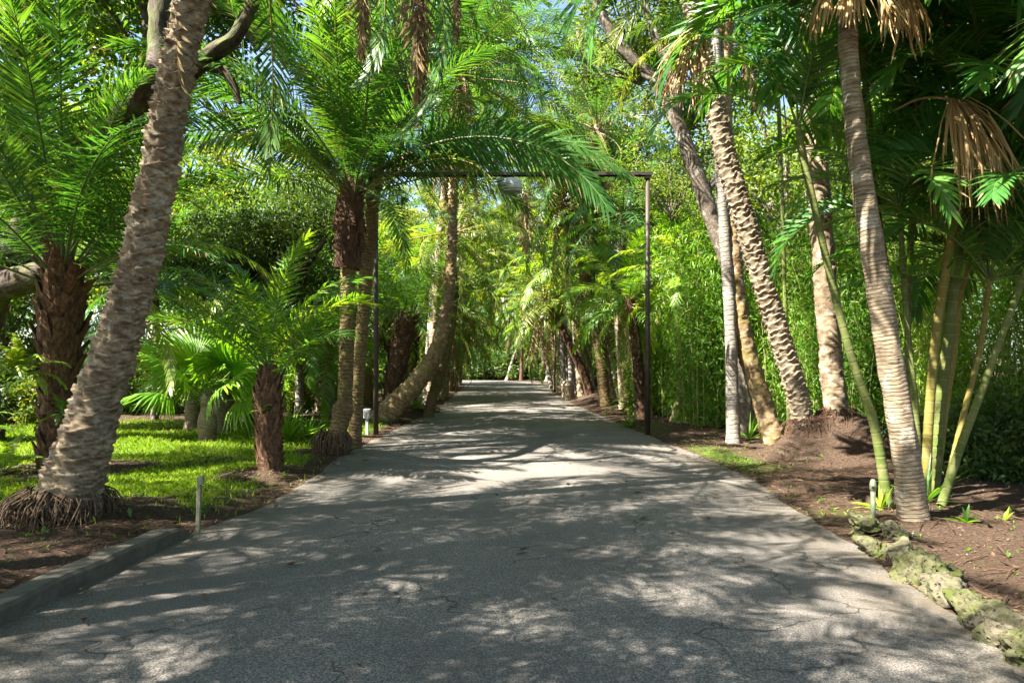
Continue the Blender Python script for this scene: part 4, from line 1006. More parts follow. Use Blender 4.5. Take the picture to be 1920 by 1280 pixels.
palm('feather_palm', 'low bright feather palm with yellowing fronds left of the right lamp post', G2, [(1205, 775, 19, 26), (1200, 720, 19, 26), (1192, 640, 19, 22), (1180, 560, 19, 20)], 'knob', 'b_fibre', dict(kind='lime', n=26, L=2.4, hi=75, lo=-25, dead=6), 16, 0.04, seed=58)
palm('feather_palm', 'bright feather palm behind the right lamp post with pale arching fronds', G2, [(1225, 760, 21, 24), (1222, 640, 21, 22), (1218, 500, 21, 20)], 'knob', 'b_fibre', dict(kind='lime', n=26, L=2.7, hi=75, lo=-20, dead=2), 16, 0.04, seed=59)
palm('palm', 'palm with a thick brown thatch of dead fronds right of the white lamp', G2, [(1172, 760, 27, 24), (1165, 600, 27, 24), (1160, 470, 27, 26), (1158, 350, 27, 26)], 'rough', 'b_rough', dict(kind='olive', n=22, L=3.6, hi=75, lo=-25, dead=34), 14, 0.05, seed=60)
palm('palm', 'tall palm with a pale dead skirt straight behind the white lamp', G2, [(1052, 735, 48, 14), (1040, 600, 48, 14), (1005, 420, 48, 14), (985, 330, 48, 14)], 'rough', 'b_rough', None, 12, 0.08, seed=61, far=('olive', 5.0, 0))
palm('palm', 'tall bright canary palm with long drooping fronds at the top centre', G2, [(826, 765, 30, 16), (850, 500, 30, 15), (895, 250, 30, 15), (940, 90, 30, 15)], 'rough', 'b_rough', dict(kind='canary', n=60, L=5.2, hi=82, lo=-40, dead=8), 14, 0.08, seed=62)
palm('palm', 'grey palm trunk with white fan leaves left of the fat-footed palm', G2, [(800, 740, 24, 22), (806, 650, 24, 20), (812, 560, 24, 18), (815, 480, 24, 18)], 'ring', 'b_pale', dict(kind='lime', n=18, L=2.2, hi=60, lo=-35, dead=10), 14, 0.05, seed=63)
palm('palm', 'slim far palm at the left bend of the path', G2, [(852, 728, 52, 10), (850, 660, 52, 10), (853, 590, 52, 9), (862, 520, 52, 9)], 'knob', 'b_knob', None, 10, 0.1, seed=64, far=('olive', 4.0, 0))
palm('palm', 'far palm leaning right before the dark end of the path', G2, [(940, 716, 84, 9), (950, 670, 84, 9), (962, 600, 84, 8)], 'knob', 'b_fibre', None, 10, 0.1, seed=65, far=('green', 4.4, 0))
palm('palm', 'far dark palm at the right bend of the path', G2, [(1040, 728, 58, 10), (1030, 660, 58, 10), (1016, 590, 58, 9)], 'knob', 'b_fibre', None, 10, 0.1, seed=66, far=('olive', 4.2, 0))
palm('palm', 'pale far palm leaning left beside the distant right lamp post', G2, [(1036, 732, 46, 11), (1022, 670, 46, 11), (1006, 600, 46, 10), (998, 540, 46, 10)], 'bark', 'b_pale', None, 10, 0.1, seed=67, far=('green', 4.0, 0))

rf = np.random.default_rng(91)
for (px0, px1, Y, pt, lab, k_) in ((806, 850, 23, 240, 'tall palm with drooping fronds and brown skirt left of the path past the lamp gate', 1), (1170, 1120, 24, 235, 'tall palm with drooping fronds and brown skirt right of the path beyond the lamp gate', 2),
                                  (832, 880, 35, 400, 'palm with a long brown skirt left of the far path', 3), (1092, 1040, 34, 380, 'palm with a long brown skirt right of the far path', 4)):
    palm('palm', lab, G2, [(px0, HY + CAM_Z * F / Y, Y, 20), (px0 * .6 + px1 * .4, (pt + HY) / 2, Y, 18), (px1, pt, Y, 18)], 'rough', 'b_rough', dict(kind='canary', n=34, L=3.9, hi=80, lo=-30, dead=30), 14, 0.05, seed=600 + k_)
for i in range(36):
    Y = 25 + 42 * (i / 36) ** 1.1 + rf.uniform(0, 2); sd = -1 if i % 2 else 1
    x = (pr(Y) + rf.uniform(0.6, 3.2)) if sd > 0 else (pl(Y) - rf.uniform(0.5, 3.4))
    h = rf.uniform(2.6, 6.5); lx = -sd * rf.uniform(0.2, 2.0); base = np.array([x, Y, gz(x, Y)])
    root = thing('palm', 'slender palm with hanging dead fronds lining the %s side of the far path' % ('right' if sd > 0 else 'left'), 'palm tree', base, 'slender palms on the %s of the far path' % ('right' if sd > 0 else 'left'))
    mb = MB(); tube(mb, [(0, 0, -0.1, .2), (lx * .3, .1, h * .5, .15), (lx, .1, h, .14)], 'rough', 14, 0.06, 0, 700 + i, True, 0.2)
    link('trunk', mb.mesh('trunk', [M[['b_rough', 'b_knob', 'b_pale', 'b_fibre'][i % 4]]]), root)
    link('crown', FC[['olive', 'green', 'olive', 'green', 'lime'][i % 5]][i % 2], root, Matrix.Translation((lx, .1, h)) @ Matrix.Rotation(rf.uniform(0, 6.28), 4, 'Z') @ Matrix.Scale(rf.uniform(3.0, 4.4), 4))

for i, (x, Y, h) in enumerate([(-0.6, 76, 5.5), (1.0, 74, 7), (2.4, 77, 6), (3.6, 71, 5), (0.2, 82, 8), (-2.2, 85, 7), (-4.6, 88, 6), (4.8, 80, 8), (1.8, 86, 7), (-6.5, 93, 8)]):
    base = np.array([x, Y, gz(x, Y)]); root = thing('palm', 'slim palm in the dark tangle closing the end of the path', 'palm tree', base, 'slim palms at the end of the path')
    lx = rf.normal(0, 1.0); mb = MB(); tube(mb, [(0, 0, -0.1, .22), (lx * .4, .1, h * .5, .17), (lx, .1, h, .16)], 'rough', 12, 0.1, 0, 760 + i, True, 0.2)
    link('trunk', mb.mesh('trunk', [M[['b_pale', 'b_fibre', 'b_rough'][i % 3]]]), root)
    link('crown', FC[['green', 'olive'][i % 2]][i % 2], root, Matrix.Translation((lx, .1, h)) @ Matrix.Rotation(rf.uniform(0, 6.28), 4, 'Z') @ Matrix.Scale(rf.uniform(3.2, 4.4), 4))

# garden behind the lawn
G3 = 'small palms behind the lawn'
def fanpalm(pix, label, n=12, L=0.95, seed=0, nm='fan_palm', bulge=True):
    return palm(nm, label, G3, pix, 'ring', 'b_ring', dict(kind='fan', n=n, L=L, hi=80, lo=8), 18, 0.03, 0.0, seed=seed)
fanpalm([(389, 822, 13.4, 34), (389, 795, 13.4, 42), (388, 765, 13.4, 26), (387, 735, 13.4, 24)], 'bottle-footed fan palm standing forward in a ring of mulch on the lawn', 14, 1.0, 71)
fanpalm([(413, 808, 15.0, 40), (413, 785, 15.0, 40), (412, 755, 15.0, 24), (411, 725, 15.0, 22)], 'pale bottle-footed fan palm just right of the forward one', 12, 1.0, 72)
fanpalm([(361, 802, 15.4, 36), (361, 775, 15.4, 32), (360, 735, 15.4, 26), (359, 715, 15.4, 24)], 'dark bottle-footed fan palm just left of the forward one', 12, 1.0, 73)
fanpalm([(436, 790, 16.4, 26), (436, 760, 16.4, 24), (436, 725, 16.4, 22)], 'shaded fan palm rearmost of the bottle-footed palms', 10, 0.9, 74)
for i, (px, py, Y, w, top, lab, bark, far) in enumerate([
    (560, 748, 21, 18, 640, 'pale straight palm trunk behind the yucca plant', 'b_pale', 'green'), (600, 750, 22, 26, 640, 'orange-tinted palm trunk left of the twin date palms', 'b_bark', 'green'),
    (617, 752, 20, 18, 690, 'short pale swollen palm foot beside the twin date palms', 'b_pale', 'lime'), (533, 742, 23, 24, 660, 'purplish leaning trunk behind the young date palm', 'b_oak', 'green'),
    (290, 760, 18, 16, 600, 'grey slim trunk behind the drooping yellow frond', 'b_grey', 'green'), (465, 745, 24, 16, 600, 'thin shaded palm in the garden left of the young date palm', 'b_bark', 'olive'),
    (575, 742, 28, 14, 560, 'thin far palm in the garden behind the pale straight trunk', 'b_pale', 'lime'), (660, 742, 30, 14, 560, 'far palm peeping between the twin date palms', 'b_bark', 'green'),
    (755, 742, 32, 14, 560, 'far palm behind the shaggy stout palm', 'b_pale', 'olive'), (700, 742, 27, 16, 560, 'shaded palm behind the left lamp post', 'b_bark', 'lime')]):
    palm('garden_palm', lab, 'palms in the garden behind the lawn', [(px, py, Y, w), (px + 3, (py + top) / 2, Y, w * .9), (px + 2, top, Y, w * .8), (px + 2, top - 60, Y, w * .75)], 'bark', bark, None, 14, 0.05, seed=80 + i, far=(far, 3.0, 0))

# low plants
def rosette(name, label, px, py, Y, n, L, seed, leaf='bright', w=0.06, group=None):
    p = P(px, py, Y); x, y = p[0], p[1]; r = np.random.default_rng(seed); mb = MB()
    for i in range(n):
        a = i * 2.4 + r.normal(0, .2); el = math.radians(r.uniform(25, 85)); ln = L * r.uniform(0.7, 1.1); K = 6
        d = np.array([math.cos(a) * math.cos(el), math.sin(a) * math.cos(el), math.sin(el)]); q = np.array([0, 0, 0.0]); sd = np.array([-math.sin(a), math.cos(a), 0]); V = []
        for k in range(K):
            s = k / (K - 1); ww = w * (0.6 + 0.5 * math.sin(PI * s)) * (1 - s ** 3) * 0.5 + 0.001
            V += [q - sd * ww, q - np.array([0, 0, ww * 0.6]), q + sd * ww]; d = nrm(d + np.array([0, 0, -0.13])); q = q + d * ln / (K - 1)
        mb.add(V, [(3*k+e, 3*k+e+1, 3*k+e+4, 3*k+e+3) for k in range(K - 1) for e in (0, 1)], 0, r.beta(3, 3), None, True)
    o = link(name, mb.mesh(name, [M[leaf]]), loc=(x, y, gz(x, y))); return tag(o, label, 'plant', group)
rosette('strap_leaf_plant', 'yellow-green strap-leaved plant right of the young date palm', 577, 790, 13.6, 26, 0.55, 1, 'bright')
rosette('strap_leaf_plant', 'darker broad strap-leaved clump touching the young date palm', 540, 800, 13.0, 34, 0.75, 2, 'fern', 0.07)
rosette('strap_leaf_plant', 'strap-leaved clump left of the young date palm', 468, 805, 13.2, 22, 0.6, 3, 'fern', 0.06)
rosette('grass_tuft', 'tuft of long green blades behind the fine-ringed trunk', 1735, 905, 7.1, 18, 0.55, 4, 'bright', 0.03)
rosette('grass_tuft', 'small tuft at the foot of the leaning cane', 1652, 935, 6.9, 14, 0.3, 5, 'bright', 0.03)
rosette('seedling', 'yellow-green seedling in the mulch right of the fine-ringed trunk', 1812, 990, 6.1, 7, 0.2, 6, 'bamboo', 0.035)
rosette('seedling', 'tiny seedling at the far right of the mulch', 1885, 985, 6.2, 5, 0.13, 7, 'bamboo', 0.03)
rosette('grass_tuft', 'bright tuft by the right lamp post foot', 1180, 800, 16.5, 16, 0.6, 8, 'bamboo', 0.04)
rosette('grass_tuft', 'tuft beside the mossy-footed palm', 1405, 800, 13.5, 16, 0.5, 9, 'bamboo', 0.03)
rosette('grass_tuft', 'broad leaved tuft behind the mound beside the patchy palm', 1530, 790, 12.5, 14, 0.4, 10, 'bright', 0.06)

def fern(label, p, n, L, seed, hang=0):
    mb = MB(); r = np.random.default_rng(seed)
    for i in range(n):
        el = math.radians(r.uniform(5, 75) - hang); a = r.uniform(0, 6.28)
        frond_geo(mb, L=L * r.uniform(.7, 1.1), n=22, ll=0.13 * L, lw=0.032, pet=0.12, arch=1.3, droop=0.3, vee=0.1, seed=seed + i, lowres=True, rr=0.004,
                  M4=Matrix.Rotation(a, 4, 'Z') @ Matrix.Rotation(-el, 4, 'Y'))
    o = link('fern', mb.mesh('fern', [M['fern'], M['rachis'], M['dead']]), loc=tuple(p)); return tag(o, label, 'fern', 'ferns beside the path')
fern('large fern spreading left of the shaggy date palm trunk', P(40, 700, 8.9), 22, 0.85, 200)
fern('fern growing on the shaggy date palm trunk, low down', P(118, 775, 8.85), 10, 0.42, 230, 10)
fern('fern at the left edge on the mulch', (P(8, 830, 9.0)[0], 9.0, 0.08), 16, 0.75, 250)
fern('fern tucked behind the leaning palm', (P(-60, 780, 10.0)[0], 10.0, 0.5), 18, 0.9, 270)
fern('small fern sprig on the young date palm trunk', P(492, 770, 8.85), 5, 0.22, 290)
fern('fern at the foot of the dark palms, left of the right lamp post', (3.55, 21, 0.2), 16, 1.0, 300)
fern('fern between the fat-footed palm and the path', (-3.0, 21.5, 0.15), 16, 0.9, 320)

# ------------------------------------------------------------------ oaks with traced limbs
def oak(name, label, limbs, bark, crowns, leaf, group=None, seed=0):
    x, y, z = P(*limbs[0][0][:3]); base = np.array([x, y, gz(x, y)])
    root = thing(name, label, 'tree', base, group); mb = MB(); r = np.random.default_rng(seed)
    for i, lb in enumerate(limbs):
        pts = []
        for (px, py, Y, w) in lb: p = P(px, py, Y) - base; pts.append((*p, w / F * Y / 2))
        if i == 0: pts[0] = (pts[0][0], pts[0][1], -0.15, pts[0][3])
        tube(mb, pts, 'oak', 18, 0.05, 0, seed + i, True, 0.3 if i == 0 else 0)
    link('trunk', mb.mesh('trunk', [M[bark]]), root)
    for i, (px, py, Y, s) in enumerate(crowns):
        p = P(px, py, Y) - base
        link('crown', CR[leaf][i % 2], root, Matrix.Translation(Vector(p)) @ Matrix.Rotation(r.uniform(0, 6.28), 4, 'Z') @ Matrix.Scale(s, 4))
    return root
oak('oak_tree', 'old dark oak with mossy crooked limbs behind the leaning palm', [
    [(-70, 800, 13, 110), (-60, 640, 13, 95), (-10, 520, 12.7, 75), (70, 420, 12.4, 66), (160, 310, 10.6, 50), (235, 225, 9, 48), (285, 165, 8.4, 44), (298, 90, 8.6, 36), (300, -20, 9, 32), (320, -200, 12, 30)],
    [(-20, 540, 12.7, 60), (60, 520, 12.4, 52), (140, 492, 12.2, 40), (240, 470, 12.4, 26), (330, 455, 12.6, 14)],
    [(240, 235, 9, 40), (330, 165, 8.6, 32), (390, 105, 8.4, 30), (440, 70, 8.4, 26), (472, 10, 8.4, 23), (500, -80, 8.6, 20)],
    [(375, 120, 8.4, 18), (420, 135, 8.4, 15), (440, 165, 8.4, 12), (450, 195, 8.4, 7)],
    [(200, 270, 12, 30), (255, 170, 12.4, 26), (280, 60, 12.8, 22), (250, -60, 13, 16)]],
    'b_oak', [(60, 60, 14.5, 0.9), (330, 40, 14.5, 0.8), (480, -60, 13, 0.8), (200, -220, 13, 1.2), (-150, 200, 14, 1.1), (480, -330, 12, 1.1)], 'mid', 'trees over the path', 1)
oak('oak_tree', 'dark bushy oak with low limbs behind the young date palm', [
    [(470, 745, 18, 40), (480, 640, 18, 34), (500, 560, 18, 28), (530, 480, 18, 20), (560, 400, 18, 12)], [(490, 590, 18, 20), (430, 530, 17.6, 14), (370, 500, 17.2, 8)], [(505, 550, 18, 16), (570, 500, 17.5, 12), (610, 450, 17.2, 7)]],
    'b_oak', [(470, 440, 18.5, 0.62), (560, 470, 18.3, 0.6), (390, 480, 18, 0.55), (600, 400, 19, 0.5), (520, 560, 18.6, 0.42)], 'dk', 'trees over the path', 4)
oak('oak_tree', 'grey crooked oak whose trunk curves behind the stepped-ring palm', [
    [(1398, 800, 14.2, 28), (1395, 700, 14.2, 27), (1392, 600, 14.2, 27), (1370, 510, 14.2, 28), (1335, 410, 14.2, 30), (1300, 310, 14.2, 28), (1270, 230, 14.2, 24), (1225, 150, 14.2, 21), (1170, 95, 14.2, 20), (1130, 30, 14.2, 18), (1105, -60, 14.2, 15)],
    [(1270, 235, 14.2, 21), (1262, 140, 14.4, 18), (1225, 60, 14.6, 15), (1195, -50, 14.8, 12)],
    [(1320, 370, 14.2, 15), (1355, 300, 14.4, 12), (1345, 200, 14.6, 10)]],
    'b_grey', [(1200, 40, 16.5, 0.72), (1290, 130, 16.5, 0.7), (1130, -150, 15, 0.8), (1320, -180, 15.5, 0.9), (1260, 330, 16.2, 0.5)], 'lt', 'trees over the path', 2)
oak('oak_tree', 'pale-limbed airy tree with light yellow-green leaves at the top centre right', [
    [(1215, 740, 26, 26), (1195, 560, 26, 24), (1175, 400, 26, 24), (1150, 310, 26, 22), (1130, 230, 26, 18), (1105, 150, 26, 14), (1085, 60, 26, 10)],
    [(1155, 330, 26, 14), (1100, 280, 26, 11), (1050, 265, 26, 8)], [(1140, 260, 26, 12), (1165, 180, 26, 10), (1180, 90, 26, 8)], [(1170, 390, 26, 10), (1110, 290, 25, 8), (1070, 275, 25, 5)]],
    'b_grey', [(1120, 130, 27, 0.95), (1090, 250, 27.5, 0.9), (1180, 220, 28, 0.95), (1150, 330, 28.5, 0.7)], 'lt', 'trees over the path', 3)

# ------------------------------------------------------------------ woods: broadleaf trees, shrubs, bamboo
def broad_tree(x, y, h, s, leaf, label, group, seed, low=0.45):
    base = (x, y, gz(x, y)); root = thing('broadleaf_tree', label, 'tree', base, group); r = np.random.default_rng(seed); mb = MB()
    lx, ly = r.normal(0, 0.5, 2)
    tube(mb, [(0, 0, -0.2, 0.20), (lx * 0.3, ly * 0.3, h * 0.3, 0.17), (lx * .7, ly * .7, h * 0.6, 0.13), (lx, ly, h * 0.85, 0.07)], 'oak', 12, 0.12, 0, seed, True, 0.3)
    for k in range(4):
        a = r.uniform(0, 6.28); z0 = h * r.uniform(0.35, 0.6); e = s * 2.0
        tube(mb, [(lx * .6, ly * .6, z0, 0.09), (lx * .6 + math.cos(a) * e * 0.5, ly * .6 + math.sin(a) * e * 0.5, z0 + h * 0.16, 0.06), (lx * .6 + math.cos(a) * e, ly * .6 + math.sin(a) * e, z0 + h * 0.24, 0.03)], 'plain', 7, 0.3)
    link('trunk', mb.mesh('trunk', [M['b_oak' if seed % 2 else 'b_grey']]), root)
    link('crown', CR[leaf][seed % 2], root, Matrix.Translation((lx, ly, h * 0.78)) @ Matrix.Rotation(r.uniform(0, 6.28), 4, 'Z') @ Matrix.Diagonal((s, s, s * 1.15, 1)))
    link('crown', CR[leaf][(seed + 1) % 2], root, Matrix.Translation((lx * .6 + r.normal(0, s), ly * .6 + r.normal(0, s), h * low)) @ Matrix.Rotation(r.uniform(0, 6.28), 4, 'Z') @ Matrix.Scale(s * 0.75, 4))
    return root
TL = 'broadleaf tree in the woods left of the path'; TR_ = 'broadleaf tree in the woods right of the path'; TE = 'broadleaf tree closing the far end of the path'
left = [(-9, 25, 7, 1.1, 'mid'), (-15, 26, 9, 1.4, 'mid'), (-23, 20, 10, 1.5, 'mid'), (-6.5, 31, 9, 1.2, 'lt'), (-11, 32, 12, 1.5, 'lt'), (-18, 31, 13, 1.6, 'mid'), (-25, 27, 12, 1.7, 'dk'),
        (-6.8, 40, 11, 1.3, 'mid'), (-12, 44, 13, 1.6, 'mid'), (-20, 44, 14, 1.8, 'lt'), (-30, 40, 15, 2.0, 'mid'), (-8, 54, 12, 1.5, 'dk'), (-16, 58, 15, 1.9, 'mid'), (-28, 58, 16, 2.2, 'mid'), (-42, 52, 17, 2.4, 'mid')]
right = [(10.5, 16, 9, 1.2, 'mid'),  (14, 18, 11, 1.5, 'mid'), (8.5, 21, 10, 1.3, 'lt'), (7, 28, 10, 1.3, 'lt'), (12, 27, 12, 1.5, 'mid'), (18, 25, 13, 1.7, 'mid'), (7, 37, 12, 1.4, 'lt'), (12, 38, 13, 1.6, 'mid'),
         (20, 38, 14, 1.9, 'mid'), (8, 50, 13, 1.6, 'mid'), (15, 54, 15, 1.9, 'lt'), (27, 50, 16, 2.2, 'mid'), (38, 44, 17, 2.3, 'mid')]
end = [(-4, 104, 24, 3.0, 'mid'), (5, 102, 23, 3.0, 'mid'), (-12, 106, 24, 3.0, 'dk'), (12, 98, 24, 3.0, 'mid'), (-20, 100, 24, 3.0, 'mid'), (0, 112, 27, 3.2, 'dk'), (-14, 92, 14, 1.9, 'dk'), (-2, 92, 13, 1.7, 'dk'), (4, 84, 13, 1.7, 'mid'), (-6, 96, 10, 1.7, 'mid'), (2, 98, 10, 1.8, 'mid'), (-11, 100, 11, 1.9, 'mid'), (7, 94, 10, 1.8, 'dk'), (-18, 88, 11, 1.8, 'mid'), (9, 70, 14, 1.8, 'mid'), (1, 104, 17, 2.3, 'mid'), (-22, 78, 15, 2.0, 'mid'), (16, 86, 17, 2.3, 'mid'), (-8, 108, 18, 2.4, 'lt'), (-32, 95, 18, 2.4, 'mid'), (30, 72, 18, 2.4, 'mid')]
for i, (x, y, h, s, l) in enumerate(left): broad_tree(x, y, h, s, l, TL, 'broadleaf trees left of the path', 300 + i)
for i, (x, y, h, s, l) in enumerate(right): broad_tree(x, y, h, s, l, TR_, 'broadleaf trees right of the path', 340 + i)
for i, (x, y, h, s, l) in enumerate(end): broad_tree(x, y, h, s, l, TE, 'broadleaf trees at the end of the path', 380 + i, 0.25)

# unseen trees and palms added beside the camera to shade the path
for i, (x, y, h, s, l) in enumerate([(-12, -4, 10, 1.0, 'lt'), (-9, -9.0, 11, 1.1, 'lt'), (-14, 3, 10, 1.1, 'mid')]):
    broad_tree(x, y, h, s, l, 'broadleaf shade tree added beside the camera, outside the view', 'shade trees added beside the camera', 420 + i, 0.62)
for i, (x, y, h, L, hi, lo, n) in enumerate([(-3.6, 1.0, 4.6, 3.0, 75, 12, 20), (-5.0, 2.6, 5.2, 3.2, 75, 8, 20), (-6.4, 0.2, 6.4, 3.6, 80, -10, 24), (-3.4, -1.8, 5.0, 3.2, 75, 5, 18), (-5.6, -3.6, 7.0, 3.8, 80, -10, 34),
        (-8.0, 2.6, 7.4, 3.8, 80, -15, 34), (-2.6, -0.2, 5.4, 3.2, 70, 10, 18), (3.6, 0.2, 6.0, 3.2, 80, 0, 28), (-0.8, -2.4, 6.2, 3.2, 75, 5, 16), (-4.3, 3.4, 6.3, 3.3, 80, 30, 13), (-9.8, 7.3, 8.6, 3.6, 80, -10, 24)]):
    bx0 = x if x > 3 else min(x, -3.4); dx = x - bx0 + .1; base = np.array([bx0, y, gz(bx0, y)]); root = thing('palm', 'tall shade palm added beside the camera, outside the view', 'palm tree', base, 'shade palms added beside the camera')
    mb = MB(); tube(mb, [(0, 0, -0.1, .16), (dx * .35, .05, h * .5, .13), (dx, .1, h, .12)], 'rough', 16, 0.05, 0, i); link('trunk', mb.mesh('trunk', [M['b_rough']]), root)
    for k in range(n):
        a = k * 2.4 + i; el = math.radians(hi + (lo - hi) * k / n)
        link('frond', FR['date' if i % 2 else 'canary'][k % 5], root, Matrix.Translation((dx, .1, h)) @ fr_mat(a, el, L))

RW = np.random.default_rng(12)
def shrubs(n, xr, yr, s, leaf, label, group):
    for i in range(n):
        x, y = RW.uniform(*xr), RW.uniform(*yr); q = s * RW.uniform(0.75, 1.3)
        o = link('shrub', SH[leaf][int(RW.integers(0, 2))], None, Matrix.Translation((x, y, gz(x, y) + 0.55 * q)) @ Matrix.Rotation(RW.uniform(0, 6.28), 4, 'Z') @ Matrix.Diagonal((q, q, q * RW.uniform(0.9, 1.3), 1)))
        tag(o, label, 'shrub', group)
shrubs(14, (-15, -6.5), (21, 25), 1.1, 'lt', 'green shrub in the garden behind the lawn', 'shrubs behind the lawn')
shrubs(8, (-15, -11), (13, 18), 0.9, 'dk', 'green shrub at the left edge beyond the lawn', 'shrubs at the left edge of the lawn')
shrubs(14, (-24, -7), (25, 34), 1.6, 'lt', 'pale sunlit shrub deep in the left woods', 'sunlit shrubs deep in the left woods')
shrubs(12, (-12, -5.5), (35, 55), 1.7, 'mid', 'shrub lining the far left of the path', 'shrubs on the far left')
shrubs(12, (5, 11), (28, 55), 1.7, 'mid', 'shrub lining the far right of the path', 'shrubs on the far right')
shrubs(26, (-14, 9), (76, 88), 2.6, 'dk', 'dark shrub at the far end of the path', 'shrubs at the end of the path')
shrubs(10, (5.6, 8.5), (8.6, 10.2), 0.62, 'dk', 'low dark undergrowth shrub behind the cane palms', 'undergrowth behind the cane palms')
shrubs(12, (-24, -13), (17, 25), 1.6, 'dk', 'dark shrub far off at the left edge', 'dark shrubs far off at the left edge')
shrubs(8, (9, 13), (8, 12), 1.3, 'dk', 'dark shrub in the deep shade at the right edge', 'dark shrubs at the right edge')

def bamboo(x, y, s, label, group):
    root = thing('bamboo_clump', label, 'bamboo', (x, y, gz(x, y)), group); k = int(RW.integers(0, 3)); m = Matrix.Rotation(RW.uniform(0, 6.28), 4, 'Z') @ Matrix.Scale(s, 4)
    link('culms', BB[k][0], root, m); link('foliage', BB[k][1], root, m)
for i in range(28):
    x = RW.uniform(4.5, 8.5); y = RW.uniform(13.8, 19.5)
    if x < 3.6 + (y - 13) * 0.02 + 0.8: continue
    bamboo(x, y, RW.uniform(0.55, 1.0), 'sunlit bamboo clump in the thicket behind the right lamp post and slim trunks', 'bamboo thicket')
for i in range(9):
    bamboo(RW.uniform(6.4, 11), RW.uniform(9.5, 13), RW.uniform(0.6, 1.0), 'shaded bamboo clump behind the cane palms', 'shaded bamboo')
for i in range(10):
    bamboo(RW.uniform(4.2, 7.5), RW.uniform(20, 30), RW.uniform(0.7, 1.1), 'bamboo clump beyond the thicket along the far right verge', 'far bamboo')

# ------------------------------------------------------------------ ground cover and litter
r = np.random.default_rng(21)
def blades():
    mb = MB()
    for (xr, yr, n, h) in (((-9, -2.6), (5.6, 11), 60000, 0.055), ((-13, -2.9), (11, 19), 42000, 0.075), ((2.4, 4.3), (6.4, 16), 9000, 0.035)):
        x = r.uniform(*xr, n); y = r.uniform(*yr, n); k = r.uniform(0, 1, n) < lawn(x, y) ** 1.3 + 0.015; x, y = x[k], y[k]; n = len(x)
        z = ground_z(x, y); hh = h * r.uniform(0.4, 1.3, n); a = r.uniform(0, 6.28, n); w = 0.004 + 0.06 * hh
        lean = r.normal(0, 0.55, (n, 2)) * hh[:, None]; b = np.stack([x, y, z - 0.004], -1); sd = np.stack([np.cos(a), np.sin(a), 0 * a], -1) * w[:, None]
        tip = b + np.stack([lean[:, 0], lean[:, 1], hh], -1); mid = b + np.stack([lean[:, 0] * .35, lean[:, 1] * .35, hh * .6], -1)
        i = np.arange(n)
        mb.add(np.concatenate([b - sd, b + sd, mid + sd * 0.8, tip, mid - sd * .8]), np.stack([i, n + i, 2 * n + i, 3 * n + i, 4 * n + i], -1), 0, np.tile(r.beta(3, 3, n), 5))
    return mb.mesh('lawn_grass', [M['grass']])
tag(link('lawn_grass', blades()), 'patchy bright green lawn between the young date palm and the kerb', 'grass', kind='stuff')

def weeds():
    mb = MB(); n = 700; y = r.uniform(4.2, 17, n); rt = r.uniform(0, 1, n) < 0.6
    x = np.where(rt, pr(y) + r.exponential(1.3, n), pl(y) - r.exponential(0.7, n) - 0.3); x = np.where(y < 6, np.where(rt, x, -3.6 - r.exponential(.5, n)), x)
    for q in range(n):
        c = np.array([x[q], y[q], gz(x[q], y[q])]); h = 0.010 + r.exponential(0.011)
        for e in range(int(r.integers(2, 6))):
            a = r.uniform(0, 6.28); d = np.array([math.cos(a), math.sin(a), r.uniform(0.4, 1.6)]) * h; sd = np.array([-math.sin(a), math.cos(a), 0]) * h * 0.28
            mb.add([c, c + d * 0.6 + sd, c + d, c + d * 0.6 - sd], [(0, 1, 2, 3)], 0, r.beta(3, 3))
    return mb.mesh('weeds', [M['fern']])
tag(link('weeds', weeds()), 'scattered tiny green weeds on the soil beside the path', 'weeds', kind='stuff')
M['litter'] = leafmat('litter', (0.0392, 0.0224, 0.014), (0.106, 0.0644, 0.0392), (0.213, 0.151, 0.0952), 0.1, 0.9, 0.1, (1, .85, .6), 1.0)
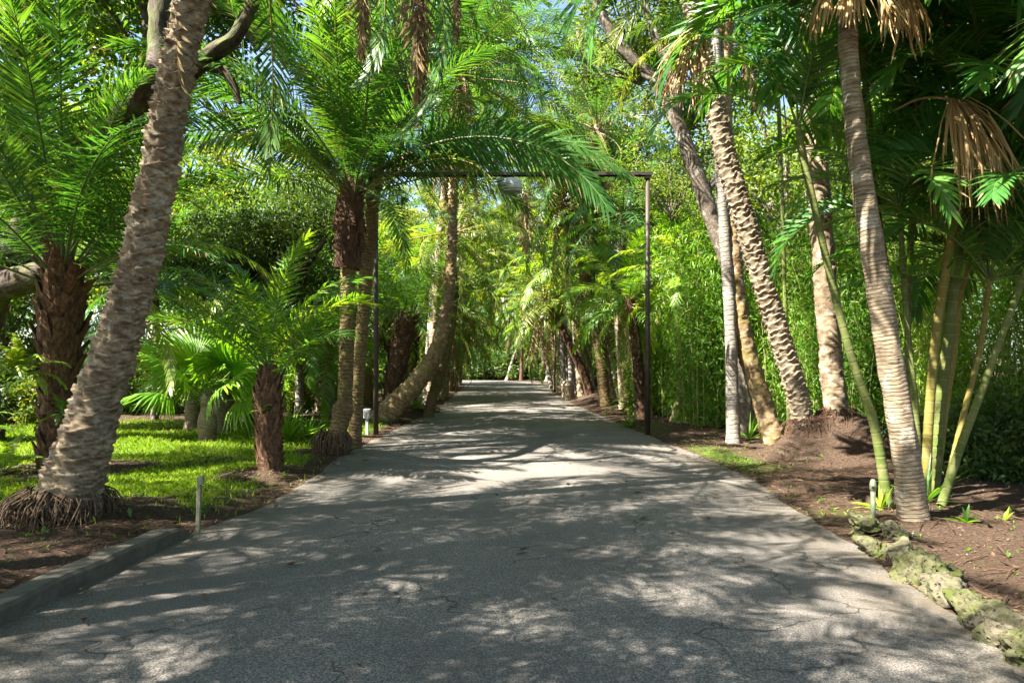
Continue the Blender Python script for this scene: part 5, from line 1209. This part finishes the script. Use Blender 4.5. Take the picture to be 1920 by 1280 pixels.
def litter():
    mb = MB()
    n = 34000; y = r.uniform(3.0, 18, n) ** 1.0; x = np.where(r.uniform(0, 1, n) < 0.5, pl(y) - r.exponential(1.6, n), pr(y) + r.exponential(1.8, n) - 0.05)
    k = (r.uniform(0, 1, n) > lawn(x, y) * 0.9) & (np.abs(x) < 12); x, y = x[k], y[k]; n = len(x)
    z = ground_z(x, y) + 0.006; a = r.uniform(0, 6.28, n); L = 0.008 + r.exponential(0.011, n); W = L * r.uniform(0.06, 0.35, n)
    d = np.stack([np.cos(a), np.sin(a), r.normal(0, 0.25, n)], -1) * L[:, None]; s = np.stack([-np.sin(a), np.cos(a), r.normal(0, 0.4, n)], -1) * W[:, None]
    b = np.stack([x, y, z], -1); i = np.arange(n)
    mb.add(np.concatenate([b - d, b + s, b + d, b - s]), np.stack([i, n + i, 2 * n + i, 3 * n + i], -1), 0, np.tile(r.beta(2, 2, n), 4))
    n = 420; y = r.uniform(2.8, 20, n); t_ = r.beta(0.35, 0.35, n); x = pl(y) * (1 - t_) + pr(y) * t_
    z = np.full(n, 0.026); a = r.uniform(0, 6.28, n); L = r.uniform(0.008, 0.03, n); W = L * r.uniform(0.15, 0.45, n)
    d = np.stack([np.cos(a), np.sin(a), r.normal(0, 0.15, n)], -1) * L[:, None]; s = np.stack([-np.sin(a), np.cos(a), r.normal(0, 0.2, n)], -1) * W[:, None]
    b = np.stack([x, y, z], -1); i = np.arange(n)
    mb.add(np.concatenate([b - d, b + s, b + d, b - s]), np.stack([i, n + i, 2 * n + i, 3 * n + i], -1), 0, np.tile(r.beta(2, 2, n), 4))
    n = 260; y = r.uniform(4, 13, n); x = np.where(r.uniform(0, 1, n) < 0.75, pr(y) + 0.15 + r.exponential(1.6, n), pl(y) - 0.5 - r.exponential(1.2, n))
    for q in range(n):
        a = r.uniform(0, 6.28); L = r.uniform(0.05, 0.28); dx, dy = math.cos(a) * L, math.sin(a) * L; z = gz(x[q], y[q]) + 0.012
        tube(mb, [(x[q] - dx, y[q] - dy, z, 0.004), (x[q], y[q] + 0.1 * L, z + r.uniform(0, 0.03), 0.004), (x[q] + dx, y[q] + dy, z, 0.002)], nu=4, step=0.1, cap=False)
    n = 46; y = r.uniform(3.2, 15, n); t_ = r.beta(0.5, 0.5, n); x = pl(y) * (1 - t_) + pr(y) * t_
    for q in range(n):
        a = r.uniform(0, 6.28); L = r.uniform(0.03, 0.075); W = L * r.uniform(0.2, 0.4); dx, dy = math.cos(a), math.sin(a); lift = r.uniform(0.004, 0.02)
        V = [(x[q] - dx * L, y[q] - dy * L, 0.025), (x[q] - dy * W, y[q] + dx * W, 0.025 + lift), (x[q] + dx * L, y[q] + dy * L, 0.024 + lift), (x[q] + dy * W, y[q] - dx * W, 0.025 + lift), (x[q], y[q], 0.024)]
        mb.add(V, [(0, 4, 1), (4, 2, 1), (0, 3, 4), (4, 3, 2)], 0, r.uniform(0.3, 1.0))
    return mb.mesh('leaf_litter', [M['litter']])
tag(link('leaf_litter', litter()), 'brown bark mulch and dry leaf scraps on the soil beside the path', 'leaf litter', kind='stuff')
